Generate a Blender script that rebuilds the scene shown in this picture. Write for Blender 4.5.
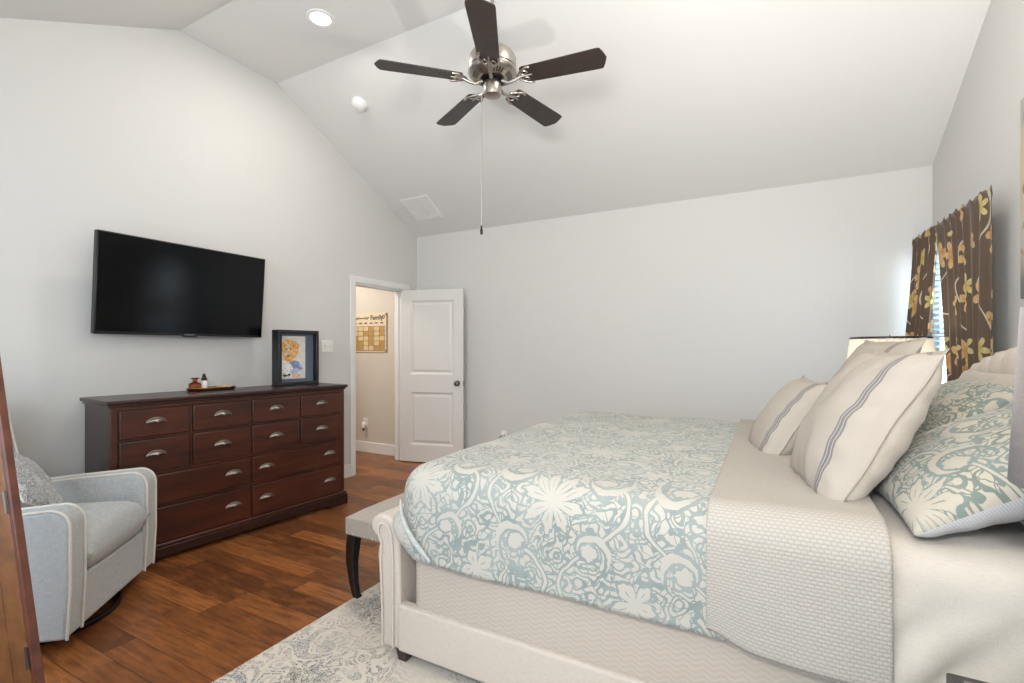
import bpy, bmesh, math, random
from mathutils import Vector, Matrix, noise
from math import sin, cos, pi, radians, hypot, atan2, sqrt

scene = bpy.context.scene
for o in list(bpy.data.objects):
    bpy.data.objects.remove(o)
COL = scene.collection
random.seed(7)

# ------------------------------------------------------------------ camera
F_PX = 481.34
cam_data = bpy.data.cameras.new('camera')
cam_data.sensor_fit = 'HORIZONTAL'
cam_data.sensor_width = 36.0
cam_data.lens = F_PX / 1024 * 36.0
cam_data.shift_y = 7.9 / 1024
cam_data.clip_start = 0.02
cam = bpy.data.objects.new('camera', cam_data)
COL.objects.link(cam)
cam.location = (0, 0, 1.333)
cam.rotation_euler = (radians(90), 0, radians(28.13))
scene.camera = cam

# ------------------------------------------------------------------ exposure, world, main lights
scene.view_settings.view_transform = 'Standard'
scene.view_settings.look = 'None'
scene.view_settings.exposure = 0.32
scene.view_settings.gamma = 1.0
scene.view_settings.use_curve_mapping = False

XL, XR, YB, YF = -3.881, 1.095, 4.741, -0.55
ZE, ZF, YR2, YR1 = 2.732, 3.712, 2.806, 1.997       # eave, ridge strip, its back and front edge
SL = (ZF - ZE) / (YB - YR2)


def zceil(y):
    if y > YR2:
        return ZF - (y - YR2) * SL
    if y < YR1:
        return ZF - (YR1 - y) * SL
    return ZF


world = bpy.data.worlds.new('world')
scene.world = world
world.use_nodes = True
wnt = world.node_tree
wbg = wnt.nodes['Background']
wbg.inputs[0].default_value = (0.62, 0.80, 1.0, 1)
wbg.inputs[1].default_value = 2.6


def area_light(name, loc, target, sx, sy, power, color, spread=180):
    d = bpy.data.lights.new(name, 'AREA')
    d.shape = 'RECTANGLE'
    d.size, d.size_y = sx, sy
    d.energy = power
    d.color = color
    d.spread = radians(spread)
    o = bpy.data.objects.new(name, d)
    COL.objects.link(o)
    o.location = loc
    v = Vector(target) - Vector(loc)
    o.rotation_euler = v.to_track_quat('-Z', 'Y').to_euler()
    return o


# daylight through the wide window in the wall behind the camera and the far bedside window
area_light('daylight_front_window', (-1.3, YF - 0.03, 1.45), (-1.3, 3.0, 1.6), 3.6, 1.7, 20, (0.96, 0.98, 1.0))
area_light('daylight_bedside_window', (1.26, 4.24, 1.5), (-1.5, 4.0, 1.45), 0.85, 1.1, 15, (0.93, 0.97, 1.0))
# photographer's lamp beside the camera, thrown up at the vault so the ceiling bounces it back
area_light('bounce_lamp', (-0.1, -0.25, 1.8), (-0.5, 2.2, 3.5), 0.45, 0.45, 52, (1.0, 0.98, 0.95))
NEAR_LAMP_W, FAR_LAMP_W, CAN_W = 85, 2.5, 13
# recessed ceiling lamps (the lit one in view has its trim and lens further down)
CANS = [(-2.842, 2.40), (-0.2, 2.40)]


# ------------------------------------------------------------------ materials
def lin(c):
    return tuple((x / 12.92 if x <= 0.04045 else ((x + 0.055) / 1.055) ** 2.4) for x in c)


def rgb(r, g, b):
    return lin((r / 255, g / 255, b / 255)) + (1,)


class NT:
    """small expression helper over a shader node tree"""
    def __init__(self, mat_or_tree):
        self.t = mat_or_tree

    def n(self, typ, **kw):
        nd = self.t.nodes.new(typ)
        for k, v in kw.items():
            setattr(nd, k, v)
        return nd

    def link(self, a, b):
        self.t.links.new(a, b)

    def setin(self, nd, i, v):
        if isinstance(v, bpy.types.NodeSocket):
            self.link(v, nd.inputs[i])
        elif v is not None:
            nd.inputs[i].default_value = v

    def m(self, op, a, b=None, c=None, clamp=False):
        nd = self.n('ShaderNodeMath', operation=op)
        nd.use_clamp = clamp
        self.setin(nd, 0, a)
        if b is not None:
            self.setin(nd, 1, b)
        if c is not None:
            self.setin(nd, 2, c)
        return nd.outputs[0]

    def add(self, a, b): return self.m('ADD', a, b)
    def sub(self, a, b): return self.m('SUBTRACT', a, b)
    def mul(self, a, b): return self.m('MULTIPLY', a, b)
    def div(self, a, b): return self.m('DIVIDE', a, b)
    def mx(self, a, b): return self.m('MAXIMUM', a, b)
    def mn(self, a, b): return self.m('MINIMUM', a, b)
    def ab(self, a): return self.m('ABSOLUTE', a)
    def fract(self, a): return self.m('FRACT', a)
    def floor(self, a): return self.m('FLOOR', a)
    def sin(self, a): return self.m('SINE', a)
    def cos(self, a): return self.m('COSINE', a)

    def step(self, lo, hi, v):
        """smooth 0..1 from lo to hi (lo > hi gives a falling edge)"""
        nd = self.n('ShaderNodeMapRange', interpolation_type='SMOOTHSTEP')
        inv = lo > hi
        self.setin(nd, 0, v)
        nd.inputs[1].default_value, nd.inputs[2].default_value = (hi, lo) if inv else (lo, hi)
        nd.inputs[3].default_value, nd.inputs[4].default_value = (1, 0) if inv else (0, 1)
        return nd.outputs[0]

    def xyz(self, v):
        nd = self.n('ShaderNodeSeparateXYZ')
        self.link(v, nd.inputs[0])
        return nd.outputs

    def comb(self, x, y, z=0.0):
        nd = self.n('ShaderNodeCombineXYZ')
        self.setin(nd, 0, x); self.setin(nd, 1, y); self.setin(nd, 2, z)
        return nd.outputs[0]

    def noise(self, v, scale, detail=2, rough=0.5, out=0):
        nd = self.n('ShaderNodeTexNoise')
        if v is not None:
            self.link(v, nd.inputs['Vector'])
        nd.inputs['Scale'].default_value = scale
        nd.inputs['Detail'].default_value = detail
        nd.inputs['Roughness'].default_value = rough
        return nd.outputs[out]

    def white(self, v):
        nd = self.n('ShaderNodeTexWhiteNoise', noise_dimensions='3D')
        self.link(v, nd.inputs['Vector'])
        return nd.outputs

    def mixc(self, f, a, b):
        nd = self.n('ShaderNodeMix', data_type='RGBA')
        self.setin(nd, 0, f)
        self.setin(nd, 6, a); self.setin(nd, 7, b)
        return nd.outputs[2]

    def bump(self, h, strength=0.3, dist=0.01):
        nd = self.n('ShaderNodeBump')
        nd.inputs['Strength'].default_value = strength
        nd.inputs['Distance'].default_value = dist
        self.link(h, nd.inputs['Height'])
        return nd.outputs[0]


def new_mat(name):
    m = bpy.data.materials.new(name)
    m.use_nodes = True
    t = m.node_tree
    bsdf = t.nodes['Principled BSDF']
    return m, NT(t), bsdf


def simple(name, col, rough=0.5, metal=0.0, noise_amt=0.0, noise_scale=8.0, bump=0.0, bump_scale=200.0, coat=0.0, spec=0.5, sheen=0.0, stretch=None):
    m, N, b = new_mat(name)
    b.inputs['Roughness'].default_value = rough
    b.inputs['Metallic'].default_value = metal
    b.inputs['Coat Weight'].default_value = coat
    b.inputs['Specular IOR Level'].default_value = spec
    b.inputs['Sheen Weight'].default_value = sheen
    co = N.n('ShaderNodeTexCoord').outputs['Object']
    if stretch:
        mp = N.n('ShaderNodeMapping')
        mp.inputs['Scale'].default_value = stretch
        N.link(co, mp.inputs[0]); co = mp.outputs[0]
    if noise_amt > 0:
        f = N.noise(co, noise_scale, 4, 0.6)
        dark = tuple(c * (1 - noise_amt) for c in col[:3]) + (1,)
        lite = tuple(min(1, c * (1 + noise_amt)) for c in col[:3]) + (1,)
        N.link(N.mixc(f, dark, lite), b.inputs['Base Color'])
    else:
        b.inputs['Base Color'].default_value = col
    if bump > 0:
        N.link(N.bump(N.noise(co, bump_scale, 2), bump, 0.004), b.inputs['Normal'])
    return m


def emission_mat(name, col, strength):
    m, N, b = new_mat(name)
    b.inputs['Base Color'].default_value = col
    b.inputs['Emission Color'].default_value = col
    b.inputs['Emission Strength'].default_value = strength
    return m


# ---- ornamental scroll pattern, as a reusable group: vector (metres) -> mask 0..1, veins
def make_damask():
    g = bpy.data.node_groups.new('ScrollPattern', 'ShaderNodeTree')
    g.interface.new_socket('Vector', in_out='INPUT', socket_type='NodeSocketVector')
    g.interface.new_socket('Mask', in_out='OUTPUT', socket_type='NodeSocketFloat')
    gi = g.nodes.new('NodeGroupInput'); go = g.nodes.new('NodeGroupOutput')
    N = NT(g)
    v0 = gi.outputs[0]
    wob = N.n('ShaderNodeTexNoise'); N.link(v0, wob.inputs['Vector']); wob.inputs['Scale'].default_value = 4.0; wob.inputs['Detail'].default_value = 2.0
    vm = N.n('ShaderNodeVectorMath', operation='MULTIPLY_ADD')
    N.link(wob.outputs['Color'], vm.inputs[0]); vm.inputs[1].default_value = (0.10, 0.10, 0); N.link(v0, vm.inputs[2])
    x, y, _ = N.xyz(vm.outputs[0])

    def cell(off):
        qx = N.sub(N.fract(N.add(x, 0.5 + off)), 0.5)
        qy = N.sub(N.fract(N.add(y, 0.5 + off)), 0.5)
        return qx, qy

    jag = N.noise(v0, 34, 2)

    def flower(qx, qy, R, petals, phase=0.0, droop=0.0):
        qy2 = N.sub(qy, N.mul(droop, N.ab(qx)))
        r = N.m('SQRT', N.add(N.mul(qx, qx), N.mul(qy2, qy2)))
        th = N.add(N.m('ARCTAN2', qy2, qx), phase)
        pet = N.ab(N.cos(N.mul(th, petals / 2)))
        lob = N.ab(N.cos(N.mul(th, petals * 1.5)))
        edge = N.mul(N.add(0.20, N.add(N.mul(0.70, N.m('POWER', pet, 0.8)), N.mul(0.12, lob))), R)
        edge = N.add(edge, N.mul(N.sub(jag, 0.5), 0.25 * R))
        d = N.sub(edge, r)
        body = N.step(-0.006, 0.006, d)
        vein = N.step(0.20, 0.40, N.add(pet, N.mul(0.36, N.step(0.55 * R, 0.12 * R, r))))
        rib = N.mul(N.step(0.985, 0.999, pet), N.mul(N.step(0.25 * R, 0.4 * R, r), N.step(0.8 * R, 0.6 * R, r)))
        body = N.mul(N.mul(body, vein), N.sub(1.0, N.mul(rib, 0.7)))
        halo = N.step(-0.030, -0.016, d)
        return body, N.sub(1.0, halo)

    def scroll(qx, qy, cx, cy, R, turns, sgn):
        dx = N.sub(qx, cx); dy = N.sub(qy, cy)
        r = N.m('SQRT', N.add(N.add(N.mul(dx, dx), N.mul(dy, dy)), 1e-6))
        th = N.div(N.m('ARCTAN2', dy, dx), 2 * pi * sgn)
        s_ = N.fract(N.sub(th, N.mul(turns, N.m('LOGARITHM', N.div(r, R), 2.718))))
        w = N.sub(0.5, N.ab(N.sub(s_, 0.5)))
        w = N.add(w, N.mul(0.10, N.sub(jag, 0.5)))
        inside = N.step(R, R * 0.95, r)
        band = N.mul(N.step(0.135, 0.095, w), inside)
        bud = N.step(R * 0.34, R * 0.30, N.add(r, N.mul(0.05, N.sub(jag, 0.5))))
        margin = N.mul(N.step(0.25, 0.19, w), inside)
        ring = N.mul(N.step(R * 0.45, R * 0.40, r), 1.0)
        return N.mx(N.mul(band, N.sub(1.0, ring)), bud), N.mul(N.sub(1.0, margin), N.sub(1.0, ring))

    qx, qy = cell(0.0)
    ax = N.ab(qx)
    hx, hy = cell(0.5)
    s1, m1 = scroll(ax, qy, 0.27, 0.20, 0.165, 0.50, 1.0)
    s2, m2 = scroll(ax, qy, 0.235, -0.27, 0.140, 0.48, -1.0)
    og = N.ab(N.sub(ax, N.add(0.25, N.mul(0.20, N.cos(N.mul(qy, 2 * pi))))))
    stem = N.step(0.014, 0.008, og)
    kst = N.step(0.018, 0.028, og)
    # acanthus-like leaves: curled bands broken into leaflets
    bandn = N.noise(v0, 6.6, 1)
    curl = N.ab(N.sub(N.fract(N.mul(bandn, 9.0)), 0.5))
    curl = N.add(curl, N.mul(0.16, N.sub(jag, 0.5)))
    strip = N.step(0.33, 0.28, curl)
    vo = N.n('ShaderNodeTexVoronoi'); vo.feature = 'DISTANCE_TO_EDGE'
    nz = N.n('ShaderNodeTexNoise'); N.link(v0, nz.inputs['Vector']); nz.inputs['Scale'].default_value = 8.0; nz.inputs['Detail'].default_value = 2.0
    vm2 = N.n('ShaderNodeVectorMath', operation='MULTIPLY_ADD')
    N.link(nz.outputs['Color'], vm2.inputs[0]); vm2.inputs[1].default_value = (0.22, 0.22, 0); N.link(v0, vm2.inputs[2])
    N.link(vm2.outputs[0], vo.inputs['Vector']); vo.inputs['Scale'].default_value = 13.5
    gap = N.step(0.028, 0.065, N.add(vo.outputs['Distance'], N.mul(0.05, N.sub(jag, 0.5))))
    out = N.mul(strip, gap)
    out = N.mx(N.mul(out, kst), stem)
    out = N.mx(N.mul(out, N.mul(m1, m2)), N.mx(s1, s2))
    f1, h1 = flower(qx, qy, 0.205, 9, 0.35, 0.12)
    f2, h2 = flower(hx, hy, 0.130, 5, 0.31, 0.0)
    out = N.mx(N.mul(out, h1), f1)
    out = N.mx(N.mul(out, h2), f2)
    N.link(out, go.inputs[0])
    return g


DAMASK = make_damask()


def damask_mask(N, coord, scale, rot=0.0, off=(0, 0)):
    mp = N.n('ShaderNodeMapping')
    N.link(coord, mp.inputs[0])
    mp.inputs['Scale'].default_value = (scale, scale, 1)
    mp.inputs['Rotation'].default_value = (0, 0, rot)
    mp.inputs['Location'].default_value = (off[0], off[1], 0)
    gn = N.n('ShaderNodeGroup'); gn.node_tree = DAMASK
    N.link(mp.outputs[0], gn.inputs[0])
    return gn.outputs[0]


def fabric_bump(N, b, co, scale=900, strength=0.15, extra=None):
    h = N.noise(co, scale, 1)
    if extra is not None:
        h = N.add(N.mul(h, 0.25), extra)
    N.link(N.bump(h, strength, 0.004), b.inputs['Normal'])


def damask_fabric(name, ground, ground2, figure, scale, rot=0.0, off=(0, 0), rough=0.85):
    m, N, b = new_mat(name)
    uv = N.n('ShaderNodeTexCoord').outputs['UV']
    k = damask_mask(N, uv, scale, rot, off)
    gcol = N.mixc(N.step(0.35, 0.65, N.noise(uv, 7, 2)), ground, ground2)
    thread = N.noise(uv, 260, 2)
    k2 = N.step(0.30, 0.62, N.add(N.mul(k, 0.85), N.mul(thread, 0.15)))
    N.link(N.mixc(k2, gcol, figure), b.inputs['Base Color'])
    b.inputs['Roughness'].default_value = rough
    b.inputs['Sheen Weight'].default_value = 0.15
    fabric_bump(N, b, uv, 300, 0.25, N.mul(k, 0.5))
    return m


M = {}
M['wall'] = simple('WallPaint', rgb(208, 206, 202), 0.75, bump=0.03, bump_scale=90, spec=0.2)
M['ceiling'] = simple('CeilingPaint', rgb(223, 221, 217), 0.85, bump=0.04, bump_scale=120, spec=0.1)
M['trim'] = simple('TrimWhite', rgb(226, 224, 220), 0.35, spec=0.4)
M['door'] = simple('DoorWhite', rgb(216, 213, 208), 0.4, spec=0.4)
M['hall'] = simple('HallPaint', rgb(205, 196, 184), 0.8, spec=0.2)
M['nickel'] = simple('BrushedNickel', rgb(178, 172, 164), 0.32, 1.0, 0.08, 60)
M['nickel_dark'] = simple('AgedNickel', rgb(120, 112, 104), 0.35, 1.0)
M['pull'] = simple('PewterPull', rgb(150, 142, 134), 0.42, 1.0, 0.1, 60)
M['black_metal'] = simple('BlackMetal', rgb(22, 21, 21), 0.4, 0.6)
M['black'] = simple('BlackPlastic', rgb(14, 14, 15), 0.35)
M['white_plastic'] = simple('WhitePlastic', rgb(232, 230, 226), 0.35)
M['dark_slot'] = simple('DarkSlot', rgb(40, 38, 36), 0.7)
M['screen'] = simple('DarkGlass', rgb(5, 6, 8), 0.16, spec=0.25)
M['logo'] = simple('LogoGrey', rgb(120, 122, 126), 0.4)
M['chairfab'] = None


def woven(name, c1, c2, scale=420, rough=0.9, bump=0.25):
    m, N, b = new_mat(name)
    co = N.n('ShaderNodeTexCoord').outputs['Object']
    mp1 = N.n('ShaderNodeMapping'); mp1.inputs['Scale'].default_value = (scale * 0.08, scale * 0.08, scale); N.link(co, mp1.inputs[0])
    mp2 = N.n('ShaderNodeMapping'); mp2.inputs['Scale'].default_value = (scale, scale, scale * 0.08); N.link(co, mp2.inputs[0])
    a = N.noise(mp1.outputs[0], 1.0, 2); c = N.noise(mp2.outputs[0], 1.0, 2)
    f = N.mul(N.add(a, c), 0.5)
    N.link(N.mixc(N.step(0.35, 0.65, f), c1, c2), b.inputs['Base Color'])
    b.inputs['Roughness'].default_value = rough
    b.inputs['Specular IOR Level'].default_value = 0.2
    b.inputs['Sheen Weight'].default_value = 0.2
    N.link(N.bump(f, bump, 0.003), b.inputs['Normal'])
    return m


M['chairfab'] = woven('GreyBlueWeave', rgb(164, 167, 167), rgb(187, 189, 188))
M['piping'] = woven('CreamPiping', rgb(205, 200, 190), rgb(214, 210, 202))
M['bedfab'] = woven('IvoryVelvet', rgb(189, 178, 165), rgb(199, 188, 176), 500, 0.8, 0.12)
M['benchfab'] = woven('StoneLinen', rgb(158, 147, 135), rgb(170, 160, 148), 500)
M['sheet'] = woven('CreamSheet', rgb(181, 173, 162), rgb(190, 183, 172), 700, 0.85, 0.08)
M['pillow_beige'] = woven('BeigeCotton', rgb(182, 170, 160), rgb(190, 180, 171), 600)
M['pillow_grey'] = woven('TaupeCotton', rgb(128, 119, 116), rgb(141, 132, 129), 600)
M['cream_pillow'] = woven('CreamCotton', rgb(172, 162, 150), rgb(182, 173, 161), 600)
M['fold_pale'] = woven('PaleTealHem', rgb(160, 166, 164), rgb(178, 180, 175), 300)
M['shade_grey'] = woven('TaupeShade', rgb(120, 108, 104), rgb(130, 119, 114), 500)
M['teal_damask'] = damask_fabric('TealScrollCotton', rgb(124, 134, 130), rgb(140, 148, 143), rgb(174, 169, 159), 1.72, 0.0, (0.10, 0.28))
M['sham_damask'] = damask_fabric('TealScrollSham', rgb(108, 117, 107), rgb(118, 132, 127), rgb(172, 164, 150), 1.85, 0.5, (0.3, 0.1))
M['chair_damask'] = damask_fabric('SlateScrollCotton', rgb(120, 129, 138), rgb(146, 152, 157), rgb(205, 203, 200), 5.2, 0.3, (0.1, 0.2))


def quilt_mat():
    m, N, b = new_mat('QuiltedCoverlet')
    uv = N.n('ShaderNodeTexCoord').outputs['UV']
    wv = N.n('ShaderNodeVectorMath', operation='MULTIPLY_ADD')
    nz = N.n('ShaderNodeTexNoise'); N.link(uv, nz.inputs['Vector']); nz.inputs['Scale'].default_value = 25
    N.link(nz.outputs['Color'], wv.inputs[0]); wv.inputs[1].default_value = (0.004, 0.004, 0); N.link(uv, wv.inputs[2])
    x, y, _ = N.xyz(wv.outputs[0])
    row = N.mul(y, 1 / 0.0105)
    fy = N.fract(row)
    odd = N.mul(0.5, N.m('MODULO', N.ab(N.floor(row)), 2.0))
    fx = N.fract(N.add(N.mul(x, 1 / 0.0155), odd))
    hy = N.sin(N.mul(fy, pi)); hx = N.sin(N.mul(fx, pi))
    h = N.mul(N.m('POWER', N.ab(hy), 0.45), N.m('POWER', N.ab(hx), 0.3))
    N.link(N.mixc(h, rgb(150, 145, 136), rgb(175, 169, 160)), b.inputs['Base Color'])
    b.inputs['Roughness'].default_value = 0.9
    b.inputs['Specular IOR Level'].default_value = 0.2
    wr = N.noise(uv, 14, 3, 0.6)
    N.link(N.bump(N.add(h, N.mul(wr, 2.2)), 0.38, 0.004), b.inputs['Normal'])
    return m


M['quilt'] = quilt_mat()


def mattress_mat():
    m, N, b = new_mat('ChevronMatelasse')
    co = N.n('ShaderNodeTexCoord').outputs['Object']
    x, y, z = N.xyz(co)
    zig = N.mul(0.006, N.sin(N.mul(x, 2 * pi / 0.055)))
    h = N.sin(N.mul(N.add(z, zig), 2 * pi / 0.018))
    N.link(N.mixc(N.step(-1, 1, h), rgb(175, 164, 151), rgb(180, 170, 158)), b.inputs['Base Color'])
    b.inputs['Roughness'].default_value = 0.9
    N.link(N.bump(h, 0.09, 0.003), b.inputs['Normal'])
    return m


M['mattress'] = mattress_mat()


def striped_linen():
    m, N, b = new_mat('StripedLinen')
    uv = N.n('ShaderNodeTexCoord').outputs['UV']
    x, y, _ = N.xyz(uv)          # x in metres from the pillow centre
    k = None
    for c, w in ((0.0, 0.0026), (0.011, 0.0040), (0.022, 0.0026)):
        s = N.step(w + 0.0012, w, N.ab(N.sub(x, 0.172 + c)))
        k = s if k is None else N.mx(k, s)
    k = N.mul(k, N.add(0.65, N.mul(0.35, N.noise(uv, 300, 1))))
    base = N.mixc(N.noise(uv, 420, 2), rgb(163, 153, 142), rgb(174, 166, 155))
    N.link(N.mixc(k, base, rgb(104, 104, 108)), b.inputs['Base Color'])
    b.inputs['Roughness'].default_value = 0.85
    b.inputs['Specular IOR Level'].default_value = 0.2
    fabric_bump(N, b, uv, 500, 0.2)
    return m


M['stripe'] = striped_linen()


def ticking():
    m, N, b = new_mat('GreyTicking')
    uv = N.n('ShaderNodeTexCoord').outputs['UV']
    x, y, _ = N.xyz(uv)
    k = N.step(0.25, 0.75, N.ab(N.sin(N.mul(N.add(x, y), pi / 0.007))))
    N.link(N.mixc(k, rgb(160, 160, 162), rgb(178, 177, 177)), b.inputs['Base Color'])
    b.inputs['Roughness'].default_value = 0.9
    return m


M['ticking'] = ticking()


def wood(name, dark, mid, light, axis='X', scale=1.0, rough=0.32, coat=0.25):
    m, N, b = new_mat(name)
    co = N.n('ShaderNodeTexCoord').outputs['Object']
    mp = N.n('ShaderNodeMapping')
    s = {'X': (1.2, 14, 14), 'Y': (14, 1.2, 14), 'Z': (14, 14, 1.2)}[axis]
    mp.inputs['Scale'].default_value = tuple(v * scale for v in s)
    N.link(co, mp.inputs[0])
    f = N.noise(mp.outputs[0], 1.6, 6, 0.62)
    big = N.noise(co, 2.2, 2)
    c = N.mixc(N.step(0.3, 0.7, f), dark, mid)
    c = N.mixc(N.mul(N.step(0.45, 0.8, big), 0.5), c, light)
    N.link(c, b.inputs['Base Color'])
    b.inputs['Roughness'].default_value = rough
    b.inputs['Coat Weight'].default_value = coat
    b.inputs['Coat Roughness'].default_value = 0.25
    N.link(N.bump(f, 0.06, 0.003), b.inputs['Normal'])
    return m


M['cherry'] = wood('EspressoCherry', rgb(50, 23, 15), rgb(76, 36, 23), rgb(92, 46, 29), 'X', 1.0, 0.38, 0.12)
M['cherry_dark'] = wood('EspressoCherryDark', rgb(38, 19, 16), rgb(52, 26, 21), rgb(62, 31, 25), 'X', 1.0, 0.34, 0.15)
M['dark_wood'] = wood('DarkWalnut', rgb(40, 24, 18), rgb(54, 32, 24), rgb(64, 38, 28), 'Z')
M['black_wood'] = wood('BlackenedWood', rgb(16, 13, 12), rgb(24, 19, 17), rgb(30, 24, 21), 'Z')
M['oak'] = wood('RusticOak', rgb(86, 50, 24), rgb(118, 73, 35), rgb(128, 81, 40), 'Z', 0.7, 0.5, 0.1)
M['redwood'] = wood('ReddishStain', rgb(70, 36, 24), rgb(98, 52, 36), rgb(108, 60, 42), 'Z', 0.7, 0.45, 0.1)
M['blade'] = wood('BladeWalnut', rgb(44, 36, 32), rgb(54, 45, 40), rgb(58, 48, 43), 'X', 1.0, 0.45, 0.1)
M['greywood'] = simple('GreyWash', rgb(116, 110, 106), 0.5, 0, 0.1, 20)
M['greywood_dark'] = simple('CharcoalEdge', rgb(58, 54, 52), 0.45, 0, 0.1, 20)


def floor_mat():
    m, N, b = new_mat('HandScrapedPlanks')
    co = N.n('ShaderNodeTexCoord').outputs['Object']
    x, y, z = N.xyz(co)
    W, L = 0.127, 0.95
    row = N.floor(N.div(y, W))
    rr = N.white(N.comb(row, 3.7, 0.0))[0]
    xs = N.add(N.div(x, L), N.mul(rr, 7.3))
    colm = N.floor(xs)
    rnd = N.white(N.comb(row, colm, 1.3))[0]
    rnd2 = N.white(N.comb(row, colm, 9.1))[0]
    fy = N.fract(N.div(y, W)); fx = N.fract(xs)
    ey = N.mn(fy, N.sub(1.0, fy)); ex = N.mul(N.mn(fx, N.sub(1.0, fx)), L / W)
    seam = N.step(0.020, 0.004, N.mn(ey, ex))
    mp = N.n('ShaderNodeMapping'); mp.inputs['Scale'].default_value = (2.2, 22, 1)
    sh = N.n('ShaderNodeVectorMath', operation='ADD'); N.link(co, sh.inputs[0]); N.link(N.comb(N.mul(rnd, 9.0), N.mul(rnd2, 5.0), 0.0), sh.inputs[1])
    N.link(sh.outputs[0], mp.inputs[0])
    grain = N.noise(mp.outputs[0], 2.0, 7, 0.65)
    mp2 = N.n('ShaderNodeMapping'); mp2.inputs['Scale'].default_value = (3.0, 9, 1)
    N.link(sh.outputs[0], mp2.inputs[0])
    blot = N.noise(mp2.outputs[0], 1.5, 3, 0.6)
    base = N.mixc(rnd, rgb(100, 58, 29), rgb(174, 109, 58))
    c = N.mixc(N.mul(N.step(0.35, 0.7, grain), 0.75), base, rgb(84, 44, 22))
    c = N.mixc(N.mul(N.step(0.45, 0.75, blot), 0.5), c, rgb(178, 108, 56))
    c = N.mixc(N.mul(seam, 0.75), c, rgb(38, 20, 12))
    N.link(c, b.inputs['Base Color'])
    N.link(N.add(0.24, N.mul(grain, 0.22)), b.inputs['Roughness'])
    hgt = N.sub(N.mul(grain, 0.35), seam)
    wavy = N.noise(mp2.outputs[0], 0.9, 2)
    N.link(N.bump(N.add(hgt, N.mul(wavy, 0.9)), 0.22, 0.006), b.inputs['Normal'])
    return m


M['floor'] = floor_mat()


def rug_mat():
    m, N, b = new_mat('FadedMedallionRug')
    co = N.n('ShaderNodeTexCoord').outputs['Object']
    k = damask_mask(N, co, 1.15, 0.4, (0.2, 0.35))
    fine = damask_mask(N, co, 4.6, 0.1, (0.6, 0.1))
    big = N.noise(co, 1.6, 1)
    outl = N.mul(N.step(0.03, 0.35, k), N.step(0.99, 0.65, k))
    fo = N.mul(N.step(0.05, 0.45, fine), N.step(0.99, 0.55, fine))
    zone = N.step(0.40, 0.60, k)
    dense = N.mx(N.mul(zone, N.sub(1.0, N.mul(fine, 0.9))), N.mx(outl, N.mul(fo, zone)))
    dense = N.mul(dense, N.add(0.12, N.mul(0.88, N.step(0.42, 0.54, big))))
    wear = N.step(0.25, 0.60, N.noise(co, 3.5, 5, 0.7))
    spk = N.step(0.36, 0.54, N.noise(co, 110, 3, 0.7))
    line = N.mul(N.mul(dense, N.add(0.5, N.mul(wear, 0.5))), N.add(0.35, N.mul(0.65, spk)))
    g2 = N.mixc(N.noise(co, 3, 2), rgb(205, 194, 178), rgb(222, 214, 202))
    ink = N.mixc(N.step(0.42, 0.58, N.noise(co, 2.3, 2)), rgb(98, 86, 76), rgb(112, 120, 126))
    N.link(N.mixc(line, g2, ink), b.inputs['Base Color'])
    b.inputs['Roughness'].default_value = 0.95
    b.inputs['Specular IOR Level'].default_value = 0.1
    N.link(N.bump(N.noise(co, 500, 2), 0.4, 0.004), b.inputs['Normal'])
    return m


M['rug'] = rug_mat()


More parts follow.
